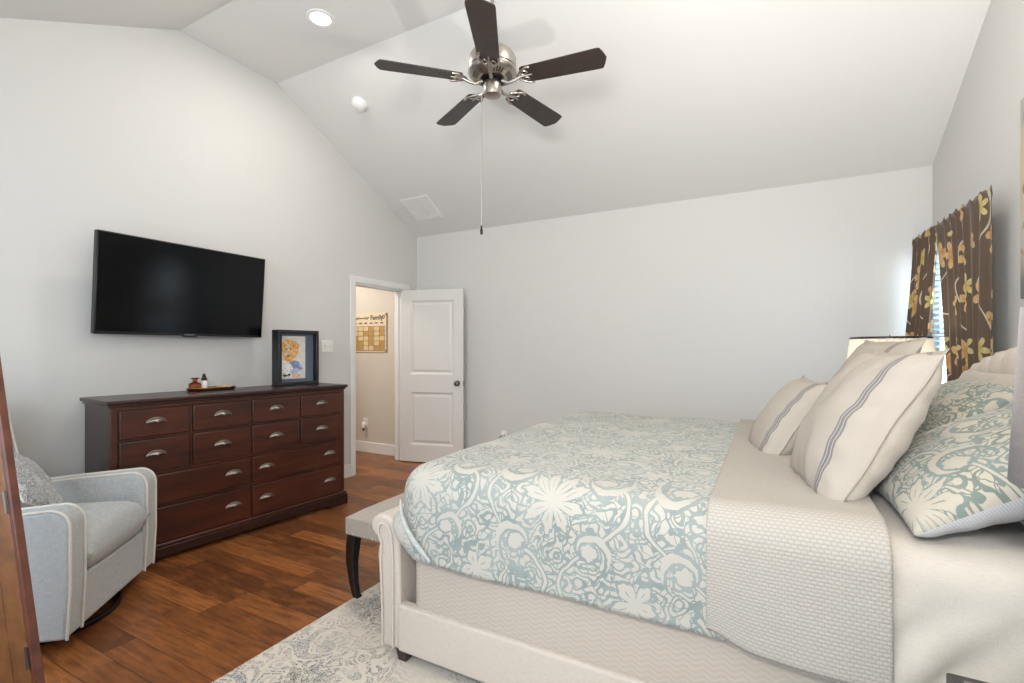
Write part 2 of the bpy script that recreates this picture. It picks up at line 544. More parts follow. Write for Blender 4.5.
def curtain_mat():
    m, N, b = new_mat('BrownFloralCurtain')
    uv = N.n('ShaderNodeTexCoord').outputs['UV']
    x, y, _ = N.xyz(uv)
    col = N.mixc(N.noise(uv, 160, 2), rgb(78, 61, 47), rgb(106, 86, 68))
    thr = N.step(0.46, 0.6, N.noise(uv, 60, 2))
    # thin looping vines
    v1 = N.ab(N.sub(N.fract(N.add(N.mul(x, 2.1), N.mul(0.26, N.sin(N.add(N.mul(y, 9.0), N.mul(4.0, N.noise(uv, 2.5, 1))))))), 0.5))
    vine = N.step(0.020, 0.012, v1)
    col = N.mixc(N.mul(vine, 0.85), col, rgb(205, 192, 168))
    for i, (cell, R, pet, off, c1, c2, prob) in enumerate(((0.30, 0.090, 5, (0.05, 0.02), rgb(190, 146, 86), rgb(206, 172, 118), 0.35),
                                                          (0.34, 0.075, 6, (0.21, 0.17), rgb(186, 168, 84), rgb(204, 190, 132), 0.42),
                                                          (0.26, 0.048, 3, (0.12, 0.10), rgb(180, 130, 76), rgb(200, 162, 112), 0.45))):
        gx = N.add(N.div(x, cell), off[0] * 9); gy = N.add(N.div(y, cell), off[1] * 9)
        cx, cy = N.floor(gx), N.floor(gy)
        w = N.white(N.comb(cx, cy, i * 3.1))
        jx, jy, jz = N.xyz(w[1])
        qx = N.mul(N.sub(N.sub(N.fract(gx), 0.5), N.mul(N.sub(jx, 0.5), 0.35)), cell)
        qy = N.mul(N.sub(N.sub(N.fract(gy), 0.5), N.mul(N.sub(jy, 0.5), 0.35)), cell)
        r = N.m('SQRT', N.add(N.mul(qx, qx), N.mul(qy, qy)))
        th = N.add(N.m('ARCTAN2', qy, qx), N.mul(jz, 6.28))
        p = N.ab(N.cos(N.mul(th, pet / 2)))
        edge = N.mul(R, N.add(0.38, N.mul(0.62, N.m('POWER', p, 1.3))))
        on = N.mul(N.step(-0.003, 0.003, N.sub(edge, r)), N.m('GREATER_THAN', w[0], prob))
        inner = N.step(R * 0.75, R * 0.2, r)
        fc = N.mixc(inner, c2, c1)
        fc = N.mixc(N.mul(N.step(0.15, 0.03, p), 0.5), fc, rgb(120, 84, 50))
        col = N.mixc(N.mul(on, N.add(0.8, N.mul(0.2, thr))), col, fc)
    N.link(col, b.inputs['Base Color'])
    b.inputs['Roughness'].default_value = 0.75
    b.inputs['Sheen Weight'].default_value = 0.2
    # a little daylight comes through the cloth
    tr = N.n('ShaderNodeBsdfTranslucent'); N.link(col, tr.inputs[0])
    mixs = N.n('ShaderNodeMixShader'); mixs.inputs[0].default_value = 0.18
    N.link(b.outputs[0], mixs.inputs[1]); N.link(tr.outputs[0], mixs.inputs[2])
    outn = [n for n in m.node_tree.nodes if n.type == 'OUTPUT_MATERIAL'][0]
    N.link(mixs.outputs[0], outn.inputs[0])
    return m


M['curtain'] = curtain_mat()


def shade_white():
    m, N, b = new_mat('WhitePleatedShade')
    b.inputs['Base Color'].default_value = rgb(240, 236, 226)
    b.inputs['Roughness'].default_value = 0.8
    tr = N.n('ShaderNodeBsdfTranslucent'); tr.inputs[0].default_value = rgb(245, 240, 230)
    mixs = N.n('ShaderNodeMixShader'); mixs.inputs[0].default_value = 0.45
    N.link(b.outputs[0], mixs.inputs[1]); N.link(tr.outputs[0], mixs.inputs[2])
    outn = [n for n in m.node_tree.nodes if n.type == 'OUTPUT_MATERIAL'][0]
    N.link(mixs.outputs[0], outn.inputs[0])
    return m


M['shade_white'] = shade_white()


def glass_mat(name, col=(1, 1, 1, 1), rough=0.0):
    m, N, b = new_mat(name)
    b.inputs['Base Color'].default_value = col
    b.inputs['Roughness'].default_value = rough
    b.inputs['Transmission Weight'].default_value = 1.0
    b.inputs['IOR'].default_value = 1.45
    return m


def pane_mat():
    m, N, b = new_mat('WindowGlass')
    tr = N.n('ShaderNodeBsdfTransparent'); tr.inputs[0].default_value = (0.94, 0.97, 0.98, 1)
    gl = N.n('ShaderNodeBsdfGlossy'); gl.inputs['Roughness'].default_value = 0.02
    mixs = N.n('ShaderNodeMixShader'); mixs.inputs[0].default_value = 0.06
    N.link(tr.outputs[0], mixs.inputs[1]); N.link(gl.outputs[0], mixs.inputs[2])
    outn = [n for n in m.node_tree.nodes if n.type == 'OUTPUT_MATERIAL'][0]
    N.link(mixs.outputs[0], outn.inputs[0])
    return m


M['pane'] = pane_mat()
M['amber'] = glass_mat('AmberGlass', rgb(200, 96, 20), 0.05)
M['brass'] = simple('Brass', rgb(196, 160, 92), 0.3, 1.0)
M['gold_print'] = simple('GoldLeaf', rgb(196, 158, 96), 0.5, 0.3, 0.25, 40)
M['gold_light'] = simple('PaleGoldPaper', rgb(214, 188, 142), 0.6, 0.0, 0.15, 60)
M['acrylic'] = glass_mat('ClearAcrylic', (0.97, 0.95, 0.9, 1), 0.02)
M['grid_brown'] = simple('GridBrown', rgb(128, 92, 56), 0.6)
M['ink'] = simple('DarkInk', rgb(62, 50, 38), 0.6)
M['frame_black'] = simple('BlackFrame', rgb(28, 29, 32), 0.4, 0, 0.1, 30)
M['frame_mat'] = simple('SlateMount', rgb(86, 93, 106), 0.8)
def paint(name, c1, c2, c3):
    m, N, b = new_mat(name)
    co = N.n('ShaderNodeTexCoord').outputs['Object']
    a = N.noise(co, 38, 3, 0.6); c = N.noise(co, 75, 3, 0.7)
    col = N.mixc(N.step(0.45, 0.6, a), c1, c2)
    N.link(N.mixc(N.step(0.55, 0.66, c), col, c3), b.inputs['Base Color'])
    b.inputs['Roughness'].default_value = 0.8
    return m


M['art_paper'] = paint('ArtPaper', rgb(200, 196, 188), rgb(212, 206, 196), rgb(176, 178, 182))
M['art_orange'] = paint('ArtOrange', rgb(206, 150, 84), rgb(232, 190, 130), rgb(150, 92, 52))
M['art_tan'] = paint('ArtTan', rgb(196, 160, 122), rgb(226, 196, 160), rgb(150, 104, 72))
M['art_blue'] = paint('ArtBlue', rgb(112, 130, 164), rgb(176, 188, 206), rgb(70, 82, 112))
M['art_white'] = paint('ArtWhite', rgb(224, 222, 216), rgb(196, 200, 204), rgb(150, 150, 150))
M['art_dark'] = simple('ArtDark', rgb(72, 60, 52), 0.8, 0, 0.2, 60)
M['lamp_lens'] = emission_mat('LitLens', (1.0, 0.97, 0.92, 1), 6.0)
M['slat'] = simple('BlindSlat', rgb(226, 232, 236), 0.5)
_N = NT(M['slat'].node_tree)
_b = M['slat'].node_tree.nodes['Principled BSDF']
_t = _N.n('ShaderNodeBsdfTranslucent'); _t.inputs[0].default_value = rgb(214, 232, 242)
_m = _N.n('ShaderNodeMixShader'); _m.inputs[0].default_value = 0.5
_N.link(_b.outputs[0], _m.inputs[1]); _N.link(_t.outputs[0], _m.inputs[2])
_N.link(_m.outputs[0], [n for n in M['slat'].node_tree.nodes if n.type == 'OUTPUT_MATERIAL'][0].inputs[0])


def painting_mat():
    m, N, b = new_mat('AbstractPainting')
    co = N.n('ShaderNodeTexCoord').outputs['Object']
    f = N.noise(co, 4, 4, 0.6)
    g = N.noise(co, 9, 3, 0.6)
    z = N.xyz(co)[2]
    c = N.mixc(N.step(0.4, 0.65, f), rgb(196, 180, 150), rgb(170, 168, 164))
    c = N.mixc(N.step(0.52, 0.66, g), c, rgb(150, 118, 72))
    c = N.mixc(N.step(-0.22, -0.42, z), c, rgb(110, 108, 106))
    N.link(c, b.inputs['Base Color'])
    b.inputs['Roughness'].default_value = 0.7
    return m


M['painting'] = painting_mat()


# ------------------------------------------------------------------ building helpers
def link(o, parent=None):
    COL.objects.link(o)
    if parent is not None:
        o.parent = parent
    return o


def obj(name, bm, mat, parent=None, smooth=False, bevel=0.0, seg=2, loc=None, rot=None, sub=0, angle=40):
    bmesh.ops.recalc_face_normals(bm, faces=bm.faces)
    me = bpy.data.meshes.new(name)
    bm.to_mesh(me); bm.free()
    for mm in (mat if isinstance(mat, (list, tuple)) else [mat]):
        me.materials.append(mm)
    o = bpy.data.objects.new(name, me)
    link(o, parent)
    if loc is not None:
        o.location = loc
    if rot is not None:
        o.rotation_euler = rot
    if smooth:
        for p in me.polygons:
            p.use_smooth = True
    if bevel > 0:
        md = o.modifiers.new('bevel', 'BEVEL')
        md.width = bevel; md.segments = seg; md.limit_method = 'ANGLE'; md.angle_limit = radians(angle)
        md.harden_normals = False
        for p in me.polygons:
            p.use_smooth = True
        try:
            me.set_sharp_from_angle(angle=radians(50))
        except Exception:
            pass
    elif smooth:
        try:
            me.set_sharp_from_angle(angle=radians(48))
        except Exception:
            pass
    if sub:
        md = o.modifiers.new('sub', 'SUBSURF'); md.levels = sub; md.render_levels = sub
    return o


def thing(name, label, cat, loc=(0, 0, 0), rotz=0.0, group=None, rot=None):
    o = bpy.data.objects.new(name, None)
    COL.objects.link(o)
    o.empty_display_size = 0.1
    o.location = loc
    o.rotation_euler = rot if rot is not None else (0, 0, rotz)
    o['label'] = label; o['category'] = cat
    if group:
        o['group'] = group
    return o


def tag(o, label, cat, group=None):
    o['label'] = label; o['category'] = cat
    if group:
        o['group'] = group
    return o


def struct(o):
    o['kind'] = 'structure'
    return o


def box(bm, x0, x1, y0, y1, z0, z1, mi=0):
    vs = [bm.verts.new(p) for p in ((x0, y0, z0), (x1, y0, z0), (x1, y1, z0), (x0, y1, z0), (x0, y0, z1), (x1, y0, z1), (x1, y1, z1), (x0, y1, z1))]
    for q in ((3, 2, 1, 0), (4, 5, 6, 7), (0, 1, 5, 4), (1, 2, 6, 5), (2, 3, 7, 6), (3, 0, 4, 7)):
        f = bm.faces.new([vs[i] for i in q]); f.material_index = mi
    return vs


def prism(bm, poly, axis, a, b):
    """extrude a 2-D polygon between a and b along an axis ('X': poly is (y,z), 'Y': (x,z), 'Z': (x,y))"""
    def P(p, t):
        return {'X': (t, p[0], p[1]), 'Y': (p[0], t, p[1]), 'Z': (p[0], p[1], t)}[axis]
    A = [bm.verts.new(P(p, a)) for p in poly]
    B = [bm.verts.new(P(p, b)) for p in poly]
    n = len(poly)
    bm.faces.new(A); bm.faces.new(B[::-1])
    for i in range(n):
        bm.faces.new((A[i], A[(i + 1) % n], B[(i + 1) % n], B[i]))


def frame_of(d):
    d = d.normalized()
    u = Vector((0, 0, 1)) if abs(d.z) < 0.9 else Vector((1, 0, 0))
    a = d.cross(u).normalized(); b = d.cross(a).normalized()
    return a, b


def tube(bm, pts, r, seg=10, closed=False, caps=True, sx=1.0):
    pts = [Vector(p) for p in pts]
    rs = r if isinstance(r, (list, tuple)) else [r] * len(pts)
    rings = []
    n = len(pts)
    pa = None
    for i, p in enumerate(pts):
        if closed:
            d = pts[(i + 1) % n] - pts[(i - 1) % n]
        else:
            d = pts[min(i + 1, n - 1)] - pts[max(i - 1, 0)]
        d.normalize()
        if pa is None:
            a, b = frame_of(d)
        else:
            a = (pa - d * pa.dot(d)).normalized(); b = d.cross(a).normalized()
        pa = a
        rings.append([bm.verts.new(p + (a * cos(t) * sx + b * sin(t)) * rs[i]) for t in [2 * pi * k / seg for k in range(seg)]])
    for i in range(n if closed else n - 1):
        A, B = rings[i], rings[(i + 1) % n]
        for k in range(seg):
            bm.faces.new((A[k], A[(k + 1) % seg], B[(k + 1) % seg], B[k]))
    if not closed and caps:
        bm.faces.new(rings[0][::-1]); bm.faces.new(rings[-1])


def lathe(bm, prof, seg=32, c=(0, 0, 0), cap=True):
    rings = []
    for r, z in prof:
        rings.append([bm.verts.new((c[0] + r * cos(2 * pi * k / seg), c[1] + r * sin(2 * pi * k / seg), c[2] + z)) for k in range(seg)])
    for A, B in zip(rings[:-1], rings[1:]):
        for k in range(seg):
            bm.faces.new((A[k], A[(k + 1) % seg], B[(k + 1) % seg], B[k]))
    if cap:
        bm.faces.new(rings[0][::-1]); bm.faces.new(rings[-1])


def new():
    return bmesh.new()


def smoothstep(a, b, x):
    t = max(0.0, min(1.0, (x - a) / (b - a)))
    return t * t * (3 - 2 * t)


def copy_tree(o, parent=None):
    c = o.copy(); COL.objects.link(c)
    if parent is not None:
        c.parent = parent
    for ch in list(o.children):
        copy_tree(ch, c)
    return c


# ================================================================== ROOM SHELL
WT = 0.12
bm = new()
box(bm, -7.2, XR + WT, YF - WT, 4.9, -0.10, 0.0)
struct(obj('floor', bm, M['floor']))

# ceiling: two slopes with the flat strip between them
bm = new()
poly = [(YF - WT, zceil(YF - WT)), (YR1, ZF), (YR2, ZF), (YB + WT, zceil(YB + WT)),
        (YB + WT, zceil(YB + WT) + 0.12), (YR2, ZF + 0.12), (YR1, ZF + 0.12), (YF - WT, zceil(YF - WT) + 0.12)]
prism(bm, poly, 'X', XL - WT, XR + WT)
struct(obj('ceiling', bm, M['ceiling']))


def gable(bm, x0, x1, segs):
    for (y0, y1, zb, zt) in segs:
        cuts = sorted({y0, y1} | {c for c in (YR1, YR2) if y0 < c < y1})
        for a, b in zip(cuts[:-1], cuts[1:]):
            ta = zceil(a) if zt is None else zt
            tb = zceil(b) if zt is None else zt
            prism(bm, [(a, zb), (b, zb), (b, tb), (a, ta)], 'X', x0, x1)


DY0, DY1, DH = 3.716, 4.484, 2.045        # doorway in the left wall
bm = new()
gable(bm, XL - WT, XL, [(YF, DY0, 0, None), (DY0, DY1, DH, None), (DY1, YB, 0, None)])
struct(obj('wall_left', bm, M['wall']))

WY0, WY1, WZ0, WZ1 = 3.78, 4.705, 0.82, 2.06   # bedside window in the right wall
bm = new()
gable(bm, XR, XR + WT, [(YF, WY0, 0, None), (WY0, WY1, 0, WZ0), (WY0, WY1, WZ1, None), (WY1, YB, 0, None)])
struct(obj('wall_right', bm, M['wall']))

bm = new()
box(bm, XL - WT, XR + WT, YB, YB + WT, 0, ZE)
struct(obj('wall_back', bm, M['wall']))

FX0, FX1, FZ0, FZ1 = -3.1, 0.5, 0.6, 2.3
bm = new()
zt = zceil(YF)
box(bm, XL - WT, FX0, YF - WT, YF, 0, zt); box(bm, FX1, XR + WT, YF - WT, YF, 0, zt)
box(bm, FX0, FX1, YF - WT, YF, 0, FZ0); box(bm, FX0, FX1, YF - WT, YF, FZ1, zt)
struct(obj('wall_front', bm, M['wall']))
# front window frame (behind the camera, daylight comes in here)
bm = new()
for a, b in ((FX0, FX0 + 0.05), (FX1 - 0.05, FX1), (-1.93, -1.87), (-0.73, -0.67)):
    box(bm, a, b, YF - 0.10, YF - 0.04, FZ0, FZ1)
box(bm, FX0, FX1, YF - 0.10, YF - 0.04, FZ0, FZ0 + 0.05); box(bm, FX0, FX1, YF - 0.10, YF - 0.04, FZ1 - 0.05, FZ1)
struct(obj('window_2', bm, M['trim'], bevel=0.004))


def baseboard(name, boxes):
    bm = new()
    for bx in boxes:
        box(bm, *bx)
    return struct(obj(name, bm, M['trim'], bevel=0.005))


BH = 0.135
baseboard('baseboard_left', [(XL, XL + 0.016, YF, 3.648, 0, BH), (XL, XL + 0.016, 4.585, YB, 0, BH)])
baseboard('baseboard_back', [(XL, XR, YB - 0.016, YB, 0, BH)])
baseboard('baseboard_right', [(XR - 0.016, XR, YF, YB, 0, BH)])

# door casing and jambs
bm = new()
cw = 0.068
for x0, x1 in ((XL, XL + 0.018), (XL - WT - 0.018, XL - WT)):
    box(bm, x0, x1, DY0 - cw, DY0, 0, DH + cw)
    box(bm, x0, x1, DY1, DY1 + cw + 0.03, 0, DH + cw)
    box(bm, x0, x1, DY0, DY1, DH, DH + cw)
box(bm, XL - WT, XL, DY0 - 0.001, DY0 + 0.02, 0, DH)
box(bm, XL - WT, XL, DY1 - 0.02, DY1 + 0.001, 0, DH)
box(bm, XL - WT, XL, DY0, DY1, DH - 0.02, DH)
box(bm, XL - WT + 0.03, XL - 0.045, DY1 - 0.032, DY1 - 0.02, 0, DH - 0.02)
struct(obj('trim_1', bm, M['trim'], bevel=0.004))

# hall beyond the doorway
HY0, HY1, HX = 2.9, 4.621, -7.0
bm = new(); box(bm, HX, XL - WT, HY1, HY1 + 0.12, 0, 2.73); struct(obj('wall_hall_back', bm, M['hall']))
bm = new(); box(bm, HX, XL - WT, HY0 - 0.12, HY0, 0, 2.73); struct(obj('wall_hall_front', bm, M['hall']))
bm = new(); box(bm, HX - 0.12, HX, HY0 - 0.12, HY1 + 0.12, 0, 2.73); struct(obj('wall_hall_end', bm, M['hall']))
bm = new(); box(bm, HX - 0.12, XL - WT, HY0 - 0.12, HY1 + 0.12, 2.73, 2.85); struct(obj('ceiling_hall', bm, M['ceiling']))
baseboard('baseboard_hall', [(HX, XL - WT - 0.02, HY1 - 0.016, HY1, 0, BH)])
area_light('hall_ceiling_lamp', (-4.9, 3.7, 2.68), (-4.9, 3.9, 0), 0.5, 0.5, 24, (1.0, 0.94, 0.86))

# bedside window: frame, sash, pane, sill
bm = new()
xa, xb = XR + 0.022, XR + 0.075
for a, b in ((WY0, WY0 + 0.05), (WY1 - 0.05, WY1)):
    box(bm, xa, xb, a, b, WZ0, WZ1)
for a, b in ((WZ0, WZ0 + 0.05), (WZ1 - 0.05, WZ1), (1.42, 1.46)):
    box(bm, xa, xb, WY0 + 0.05, WY1 - 0.05, a, b)
win = struct(obj('window_1', bm, M['trim'], bevel=0.004))
bm = new(); box(bm, XR + 0.045, XR + 0.05, WY0 + 0.05, WY1 - 0.05, WZ0 + 0.05, WZ1 - 0.05)
obj('window_pane', bm, M['pane'], win)
bm = new(); box(bm, XR - 0.03, XR + 0.03, WY0 - 0.03, WY1 + 0.03, WZ0 - 0.03, WZ0)
obj('window_sill', bm, M['trim'], win, bevel=0.004)

# ------------------------------------------------------------------ door leaf (open into the room)
door = thing('door_1', 'white two-panel door standing open against the back wall', 'door', (-3.862, 4.452, 0.012), atan2(0.19, 0.75))
door['kind'] = 'structure'
dw, dt, dh = 0.775, 0.035, 2.02


def panel_door():
    bm = new()
    # leaf as stiles and rails with recessed panels (front at y=-dt, back y=0)
    st = 0.115
    zs = (0.20, 0.82, 1.03, dh - 0.125)
    box(bm, 0, st, -dt, 0, 0, dh); box(bm, dw - st, dw, -dt, 0, 0, dh)
    box(bm, st, dw - st, -dt, 0, 0, zs[0]); box(bm, st, dw - st, -dt, 0, zs[1], zs[2]); box(bm, st, dw - st, -dt, 0, zs[3], dh)
    return bm, st, zs


bm, st, zs = panel_door()
leaf = obj('door_leaf', bm, M['door'], door, bevel=0.0)
for za, zb in ((zs[0], zs[1]), (zs[2], zs[3])):
    bm = new()
    # sloping moulding down to a recess then a raised field
    for side, y0, y1, y2 in ((0, -dt, -dt + 0.012, -dt + 0.004), (1, 0, -0.012, -0.004)):
        loops = [(0, y0), (0.018, y1), (0.034, y1), (0.052, y2)]
        prev = None
        for ins, yy in loops:
            cur = [bm.verts.new(p) for p in ((st + ins, yy, za + ins), (dw - st - ins, yy, za + ins), (dw - st - ins, yy, zb - ins), (st + ins, yy, zb - ins))]
            if prev:
                for k in range(4):
                    bm.faces.new((prev[k], prev[(k + 1) % 4], cur[(k + 1) % 4], cur[k]))
            prev = cur
        bm.faces.new(prev)
    obj('door_panel', bm, M['door'], door)
bm = new()
for s in (-1, 1):
    y0 = -dt if s < 0 else 0
    tube(bm, [(dw - 0.065, y0, 0.93), (dw - 0.065, y0 + s * 0.006, 0.93)], 0.032, 20)
    tube(bm, [(dw - 0.065, y0, 0.93), (dw - 0.065, y0 + s * 0.03, 0.93), (dw - 0.065, y0 + s * 0.036, 0.93), (dw - 0.065, y0 + s * 0.05, 0.93),
              (dw - 0.065, y0 + s * 0.062, 0.93), (dw - 0.065, y0 + s * 0.066, 0.93)], [0.012, 0.012, 0.022, 0.029, 0.024, 0.012], 20)
obj('door_knob', bm, M['nickel_dark'], door, smooth=True)
bm = new(); box(bm, dw - 0.001, dw + 0.002, -dt + 0.005, -0.005, 0.90, 0.96); obj('latch_plate', bm, M['nickel_dark'], door)
for z in (0.2, 1.0, 1.82):
    bm = new(); tube(bm, [(-0.006, -0.0, z), (-0.006, -0.0, z + 0.09)], 0.007, 10); box(bm, -0.004, 0.03, -0.003, 0.002, z, z + 0.09)
    obj('hinge', bm, M['nickel_dark'], door)

# ================================================================== RECESSED LIGHTS
for i, (x, y) in enumerate(CANS):
    rl = thing('recessed_light', ['round lit recessed ceiling light on the flat ceiling strip, toward the left wall',
                                  'round lit recessed ceiling light on the flat ceiling strip, beyond the fan toward the bed'][i],
               'ceiling light', (x, y, ZF), 0, None)
    bm = new(); lathe(bm, [(0.068, -0.002), (0.072, -0.008), (0.095, -0.006), (0.098, 0.0), (0.068, 0.0)], 40, cap=False)
    obj('trim_ring', bm, M['white_plastic'], rl, smooth=True)
    bm = new(); lathe(bm, [(0.001, -0.006), (0.06, -0.004), (0.07, -0.003)], 40, cap=False)
    obj('lens', bm, M['lamp_lens'], rl, smooth=True)
    d = bpy.data.lights.new('recessed_lamp', 'AREA'); d.shape = 'DISK'; d.size = 0.13; d.energy = CAN_W; d.color = (1.0, 0.95, 0.88)
    lo = bpy.data.objects.new('recessed_lamp', d); COL.objects.link(lo); lo.parent = rl; lo.location = (0, 0, -0.012)

# ================================================================== SMOKE DETECTOR + VENT on the back slope
slope_rot = (-math.atan(SL), 0, 0)
nrm = Vector((0, -SL, -1)).normalized()
sd = thing('smoke_detector', 'round white smoke detector on the sloped ceiling near the left wall', 'smoke detector', (-3.235, 3.16, zceil(3.16)), rot=slope_rot)
bm = new(); lathe(bm, [(0.072, 0.0), (0.072, -0.012), (0.066, -0.020)], 40); obj('base', bm, M['white_plastic'], sd, smooth=True)
bm = new(); lathe(bm, [(0.060, -0.020), (0.062, -0.034), (0.052, -0.046), (0.03, -0.050), (0.001, -0.051)], 40, cap=False)
obj('cover', bm, M['white_plastic'], sd, smooth=True)
bm = new(); lathe(bm, [(0.024, -0.049), (0.024, -0.054), (0.020, -0.055), (0.001, -0.055)], 24, cap=False)
obj('test_button', bm, M['white_plastic'], sd, smooth=True)

vc = Vector((-3.475, 4.335, zceil(4.335)))
vent = thing('air_vent', 'white rectangular slatted air vent on the sloped ceiling', 'vent', vc, rot=slope_rot)
va, vb = 0.19, 0.175
bm = new()
for b4 in ((-va, va, -vb, -vb + 0.03), (-va, va, vb - 0.03, vb), (-va, -va + 0.03, -vb + 0.03, vb - 0.03), (va - 0.03, va, -vb + 0.03, vb - 0.03)):
    box(bm, *b4, -0.010, 0.0)
box(bm, -0.008, 0.008, -vb + 0.03, vb - 0.03, -0.009, 0)
obj('frame', bm, M['white_plastic'], vent, bevel=0.003)
bm = new()
k = 0
x = -va + 0.035
while x < va - 0.03:
    if abs(x) > 0.012:
        prism(bm, [(x, -0.007), (x + 0.002, -0.008), (x + 0.011, -0.001), (x + 0.009, 0.0)], 'Y', -vb + 0.03, vb - 0.03)
    x += 0.0145
obj('slats', bm, M['white_plastic'], vent)

# ================================================================== CEILING FAN
fan = thing('ceiling_fan', 'brushed nickel ceiling fan with five dark brown blades', 'ceiling fan', (-1.435, 2.44, 0))
ZB = 2.92
bm = new(); lathe(bm, [(0.001, ZF), (0.065, ZF), (0.066, ZF - 0.02), (0.05, ZF - 0.05), (0.02, ZF - 0.075), (0.012, ZF - 0.08)], 32, cap=False)
obj('canopy', bm, M['nickel'], fan, smooth=True)
bm = new(); tube(bm, [(0, 0, ZF - 0.07), (0, 0, ZB + 0.17)], 0.011, 14); obj('downrod', bm, M['nickel'], fan, smooth=True)
bm = new()
lathe(bm, [(0.012, ZB + 0.22), (0.03, ZB + 0.20), (0.036, ZB + 0.165), (0.08, ZB + 0.150), (0.128, ZB + 0.135), (0.140, ZB + 0.115),
           (0.141, ZB + 0.058), (0.134, ZB + 0.052), (0.143, ZB + 0.046), (0.143, ZB + 0.034), (0.132, ZB + 0.022), (0.10, ZB + 0.006), (0.07, ZB - 0.004), (0.02, ZB - 0.006)], 48)
obj('motor_housing', bm, M['nickel'], fan, smooth=True)
for kg in range(5):
    bm = new()
    for k in range(kg * 8, kg * 8 + 6):
        a = 2 * pi * k / 40
        c, s_ = cos(a), sin(a)
        vs = []
        for r, z in ((0.088, ZB + 0.0005), (0.118, ZB + 0.0125)):
            for t in (-0.0035, 0.0035):
                vs.append(bm.verts.new((c * r - s_ * t, s_ * r + c * t, z)))
        bm.faces.new((vs[0], vs[1], vs[3], vs[2]))
    obj('vent_grille', bm, M['dark_slot'], fan)
bm = new(); lathe(bm, [(0.072, ZB - 0.002), (0.074, ZB - 0.012), (0.060, ZB - 0.022), (0.050, ZB - 0.024)], 40)
obj('flywheel', bm, M['black_metal'], fan, smooth=True)
bm = new(); lathe(bm, [(0.048, ZB - 0.018), (0.052, ZB - 0.024), (0.052, ZB - 0.088), (0.049, ZB - 0.096), (0.030, ZB - 0.103), (0.001, ZB - 0.104)], 40, cap=False)
obj('switch_housing', bm, M['nickel'], fan, smooth=True)
for kb in range(5):
    a = radians(7.3 + 72 * kb)
    arm = bpy.data.objects.new('blade_mount', None)      # pivot of one blade with its iron
    Rz = Matrix.Rotation(a, 4, 'Z')
    pitch = Matrix.Rotation(radians(-11), 4, 'X')
    bpy.data.objects.remove(arm)
    # blade
    bm = new()
    r0, r1 = 0.185, 0.668
    out = [(r0, -0.054), (r0 + 0.015, -0.060), (0.622, -0.073), (0.640, -0.070), (0.655, -0.040), (r1, 0.0), (0.655, 0.040), (0.640, 0.070), (0.622, 0.073), (r0 + 0.015, 0.060), (r0, 0.054), (r0 - 0.012, 0.0)]
    prism(bm, out, 'Z', -0.003, 0.003)
    bmesh.ops.transform(bm, matrix=Matrix.Translation((0, 0, ZB - 0.012)) @ Rz @ pitch, verts=bm.verts)
    obj('blade', bm, M['blade'], fan)
    bm = new()
    T = Matrix.Translation((0, 0, ZB - 0.012)) @ Rz
    # curved arm from the hub, then the scrolled fork under the blade
    tube(bm, [(0.062, 0, -0.004), (0.10, 0, -0.030), (0.14, 0, -0.022), (0.175, 0, -0.008)], [0.011, 0.009, 0.009, 0.010], 10)
    cp = cos(radians(11)); sp = -sin(radians(11))
    for sgn in (-1, 1):
        pts = []
        for t in range(9):
            u = t / 8
            yy = sgn * (0.006 + 0.052 * sin(u * pi * 0.60))
            xx = 0.155 + 0.100 * u * (1.0 - 0.10 * u)
            pts.append((xx, yy * cp, yy * sp - 0.008))
        tube(bm, pts, 0.0072, 8)
        pts = [(0.20 + 0.022 * cos(t * pi / 4), (sgn * 0.024 + 0.014 * sin(t * pi / 4)) * cp, (sgn * 0.024 + 0.014 * sin(t * pi / 4)) * sp - 0.008) for t in range(8)]
        tube(bm, pts, 0.0045, 6, closed=True)
    tube(bm, [(0.168, 0, -0.008), (0.245, 0, -0.007)], [0.009, 0.005], 8)
    bmesh.ops.transform(bm, matrix=T, verts=bm.verts)
    obj('blade_iron', bm, M['nickel'], fan, smooth=True)
# pull chain
pc = (-0.050, -0.041)
bm = new()
tube(bm, [(pc[0], pc[1], ZB - 0.098), (pc[0], pc[1], 2.055)], 0.0016, 6)
ch = obj('pull_chain', bm, M['nickel'], fan)
bm = new(); lathe(bm, [(0.001, 0.03), (0.006, 0.026), (0.005, 0.012), (0.009, 0.002), (0.008, -0.02), (0.001, -0.028)], 16, (pc[0], pc[1], 2.03), cap=False)
obj('chain_pull', bm, M['black'], ch, smooth=True)

# ================================================================== TELEVISION
tv = thing('television', 'black flat-screen television mounted on the left wall above the dresser', 'television', (-3.70, 1.985, 1.755))
ty, tz, tdepth = 0.565, 0.325, 0.045
tvm = Matrix.Rotation(radians(4.5), 4, 'Y')    # top leans into the room
bm = new(); box(bm, -tdepth, 0, -ty, ty, -tz, tz); bmesh.ops.transform(bm, matrix=tvm, verts=bm.verts)
obj('casing', bm, M['black'], tv, bevel=0.004)
bm = new(); box(bm, 0.0002, 0.0016, -ty + 0.009, ty - 0.009, -tz + 0.018, tz - 0.009); bmesh.ops.transform(bm, matrix=tvm, verts=bm.verts)
obj('screen', bm, M['screen'], tv)
bm = new(); box(bm, 0.0016, 0.0026, -0.035, 0.035, -tz + 0.004, -tz + 0.012); bmesh.ops.transform(bm, matrix=tvm, verts=bm.verts)
obj('logo', bm, M['logo'], tv)
bm = new(); box(bm, 0.0, 0.003, -0.05, 0.05, -tz - 0.007, -tz + 0.001); bmesh.ops.transform(bm, matrix=tvm, verts=bm.verts)
obj('sensor_bar', bm, M['black'], tv)
bm = new()
box(bm, XL + 3.703, XL + 3.70 + 0.02, -0.22, 0.22, -0.16, 0.16)
box(bm, XL + 3.72, -0.04, -0.18, -0.13, -0.12, 0.12); box(bm, XL + 3.72, -0.04, 0.13, 0.18, -0.12, 0.12)
obj('wall_bracket', bm, M['black_metal'], tv)

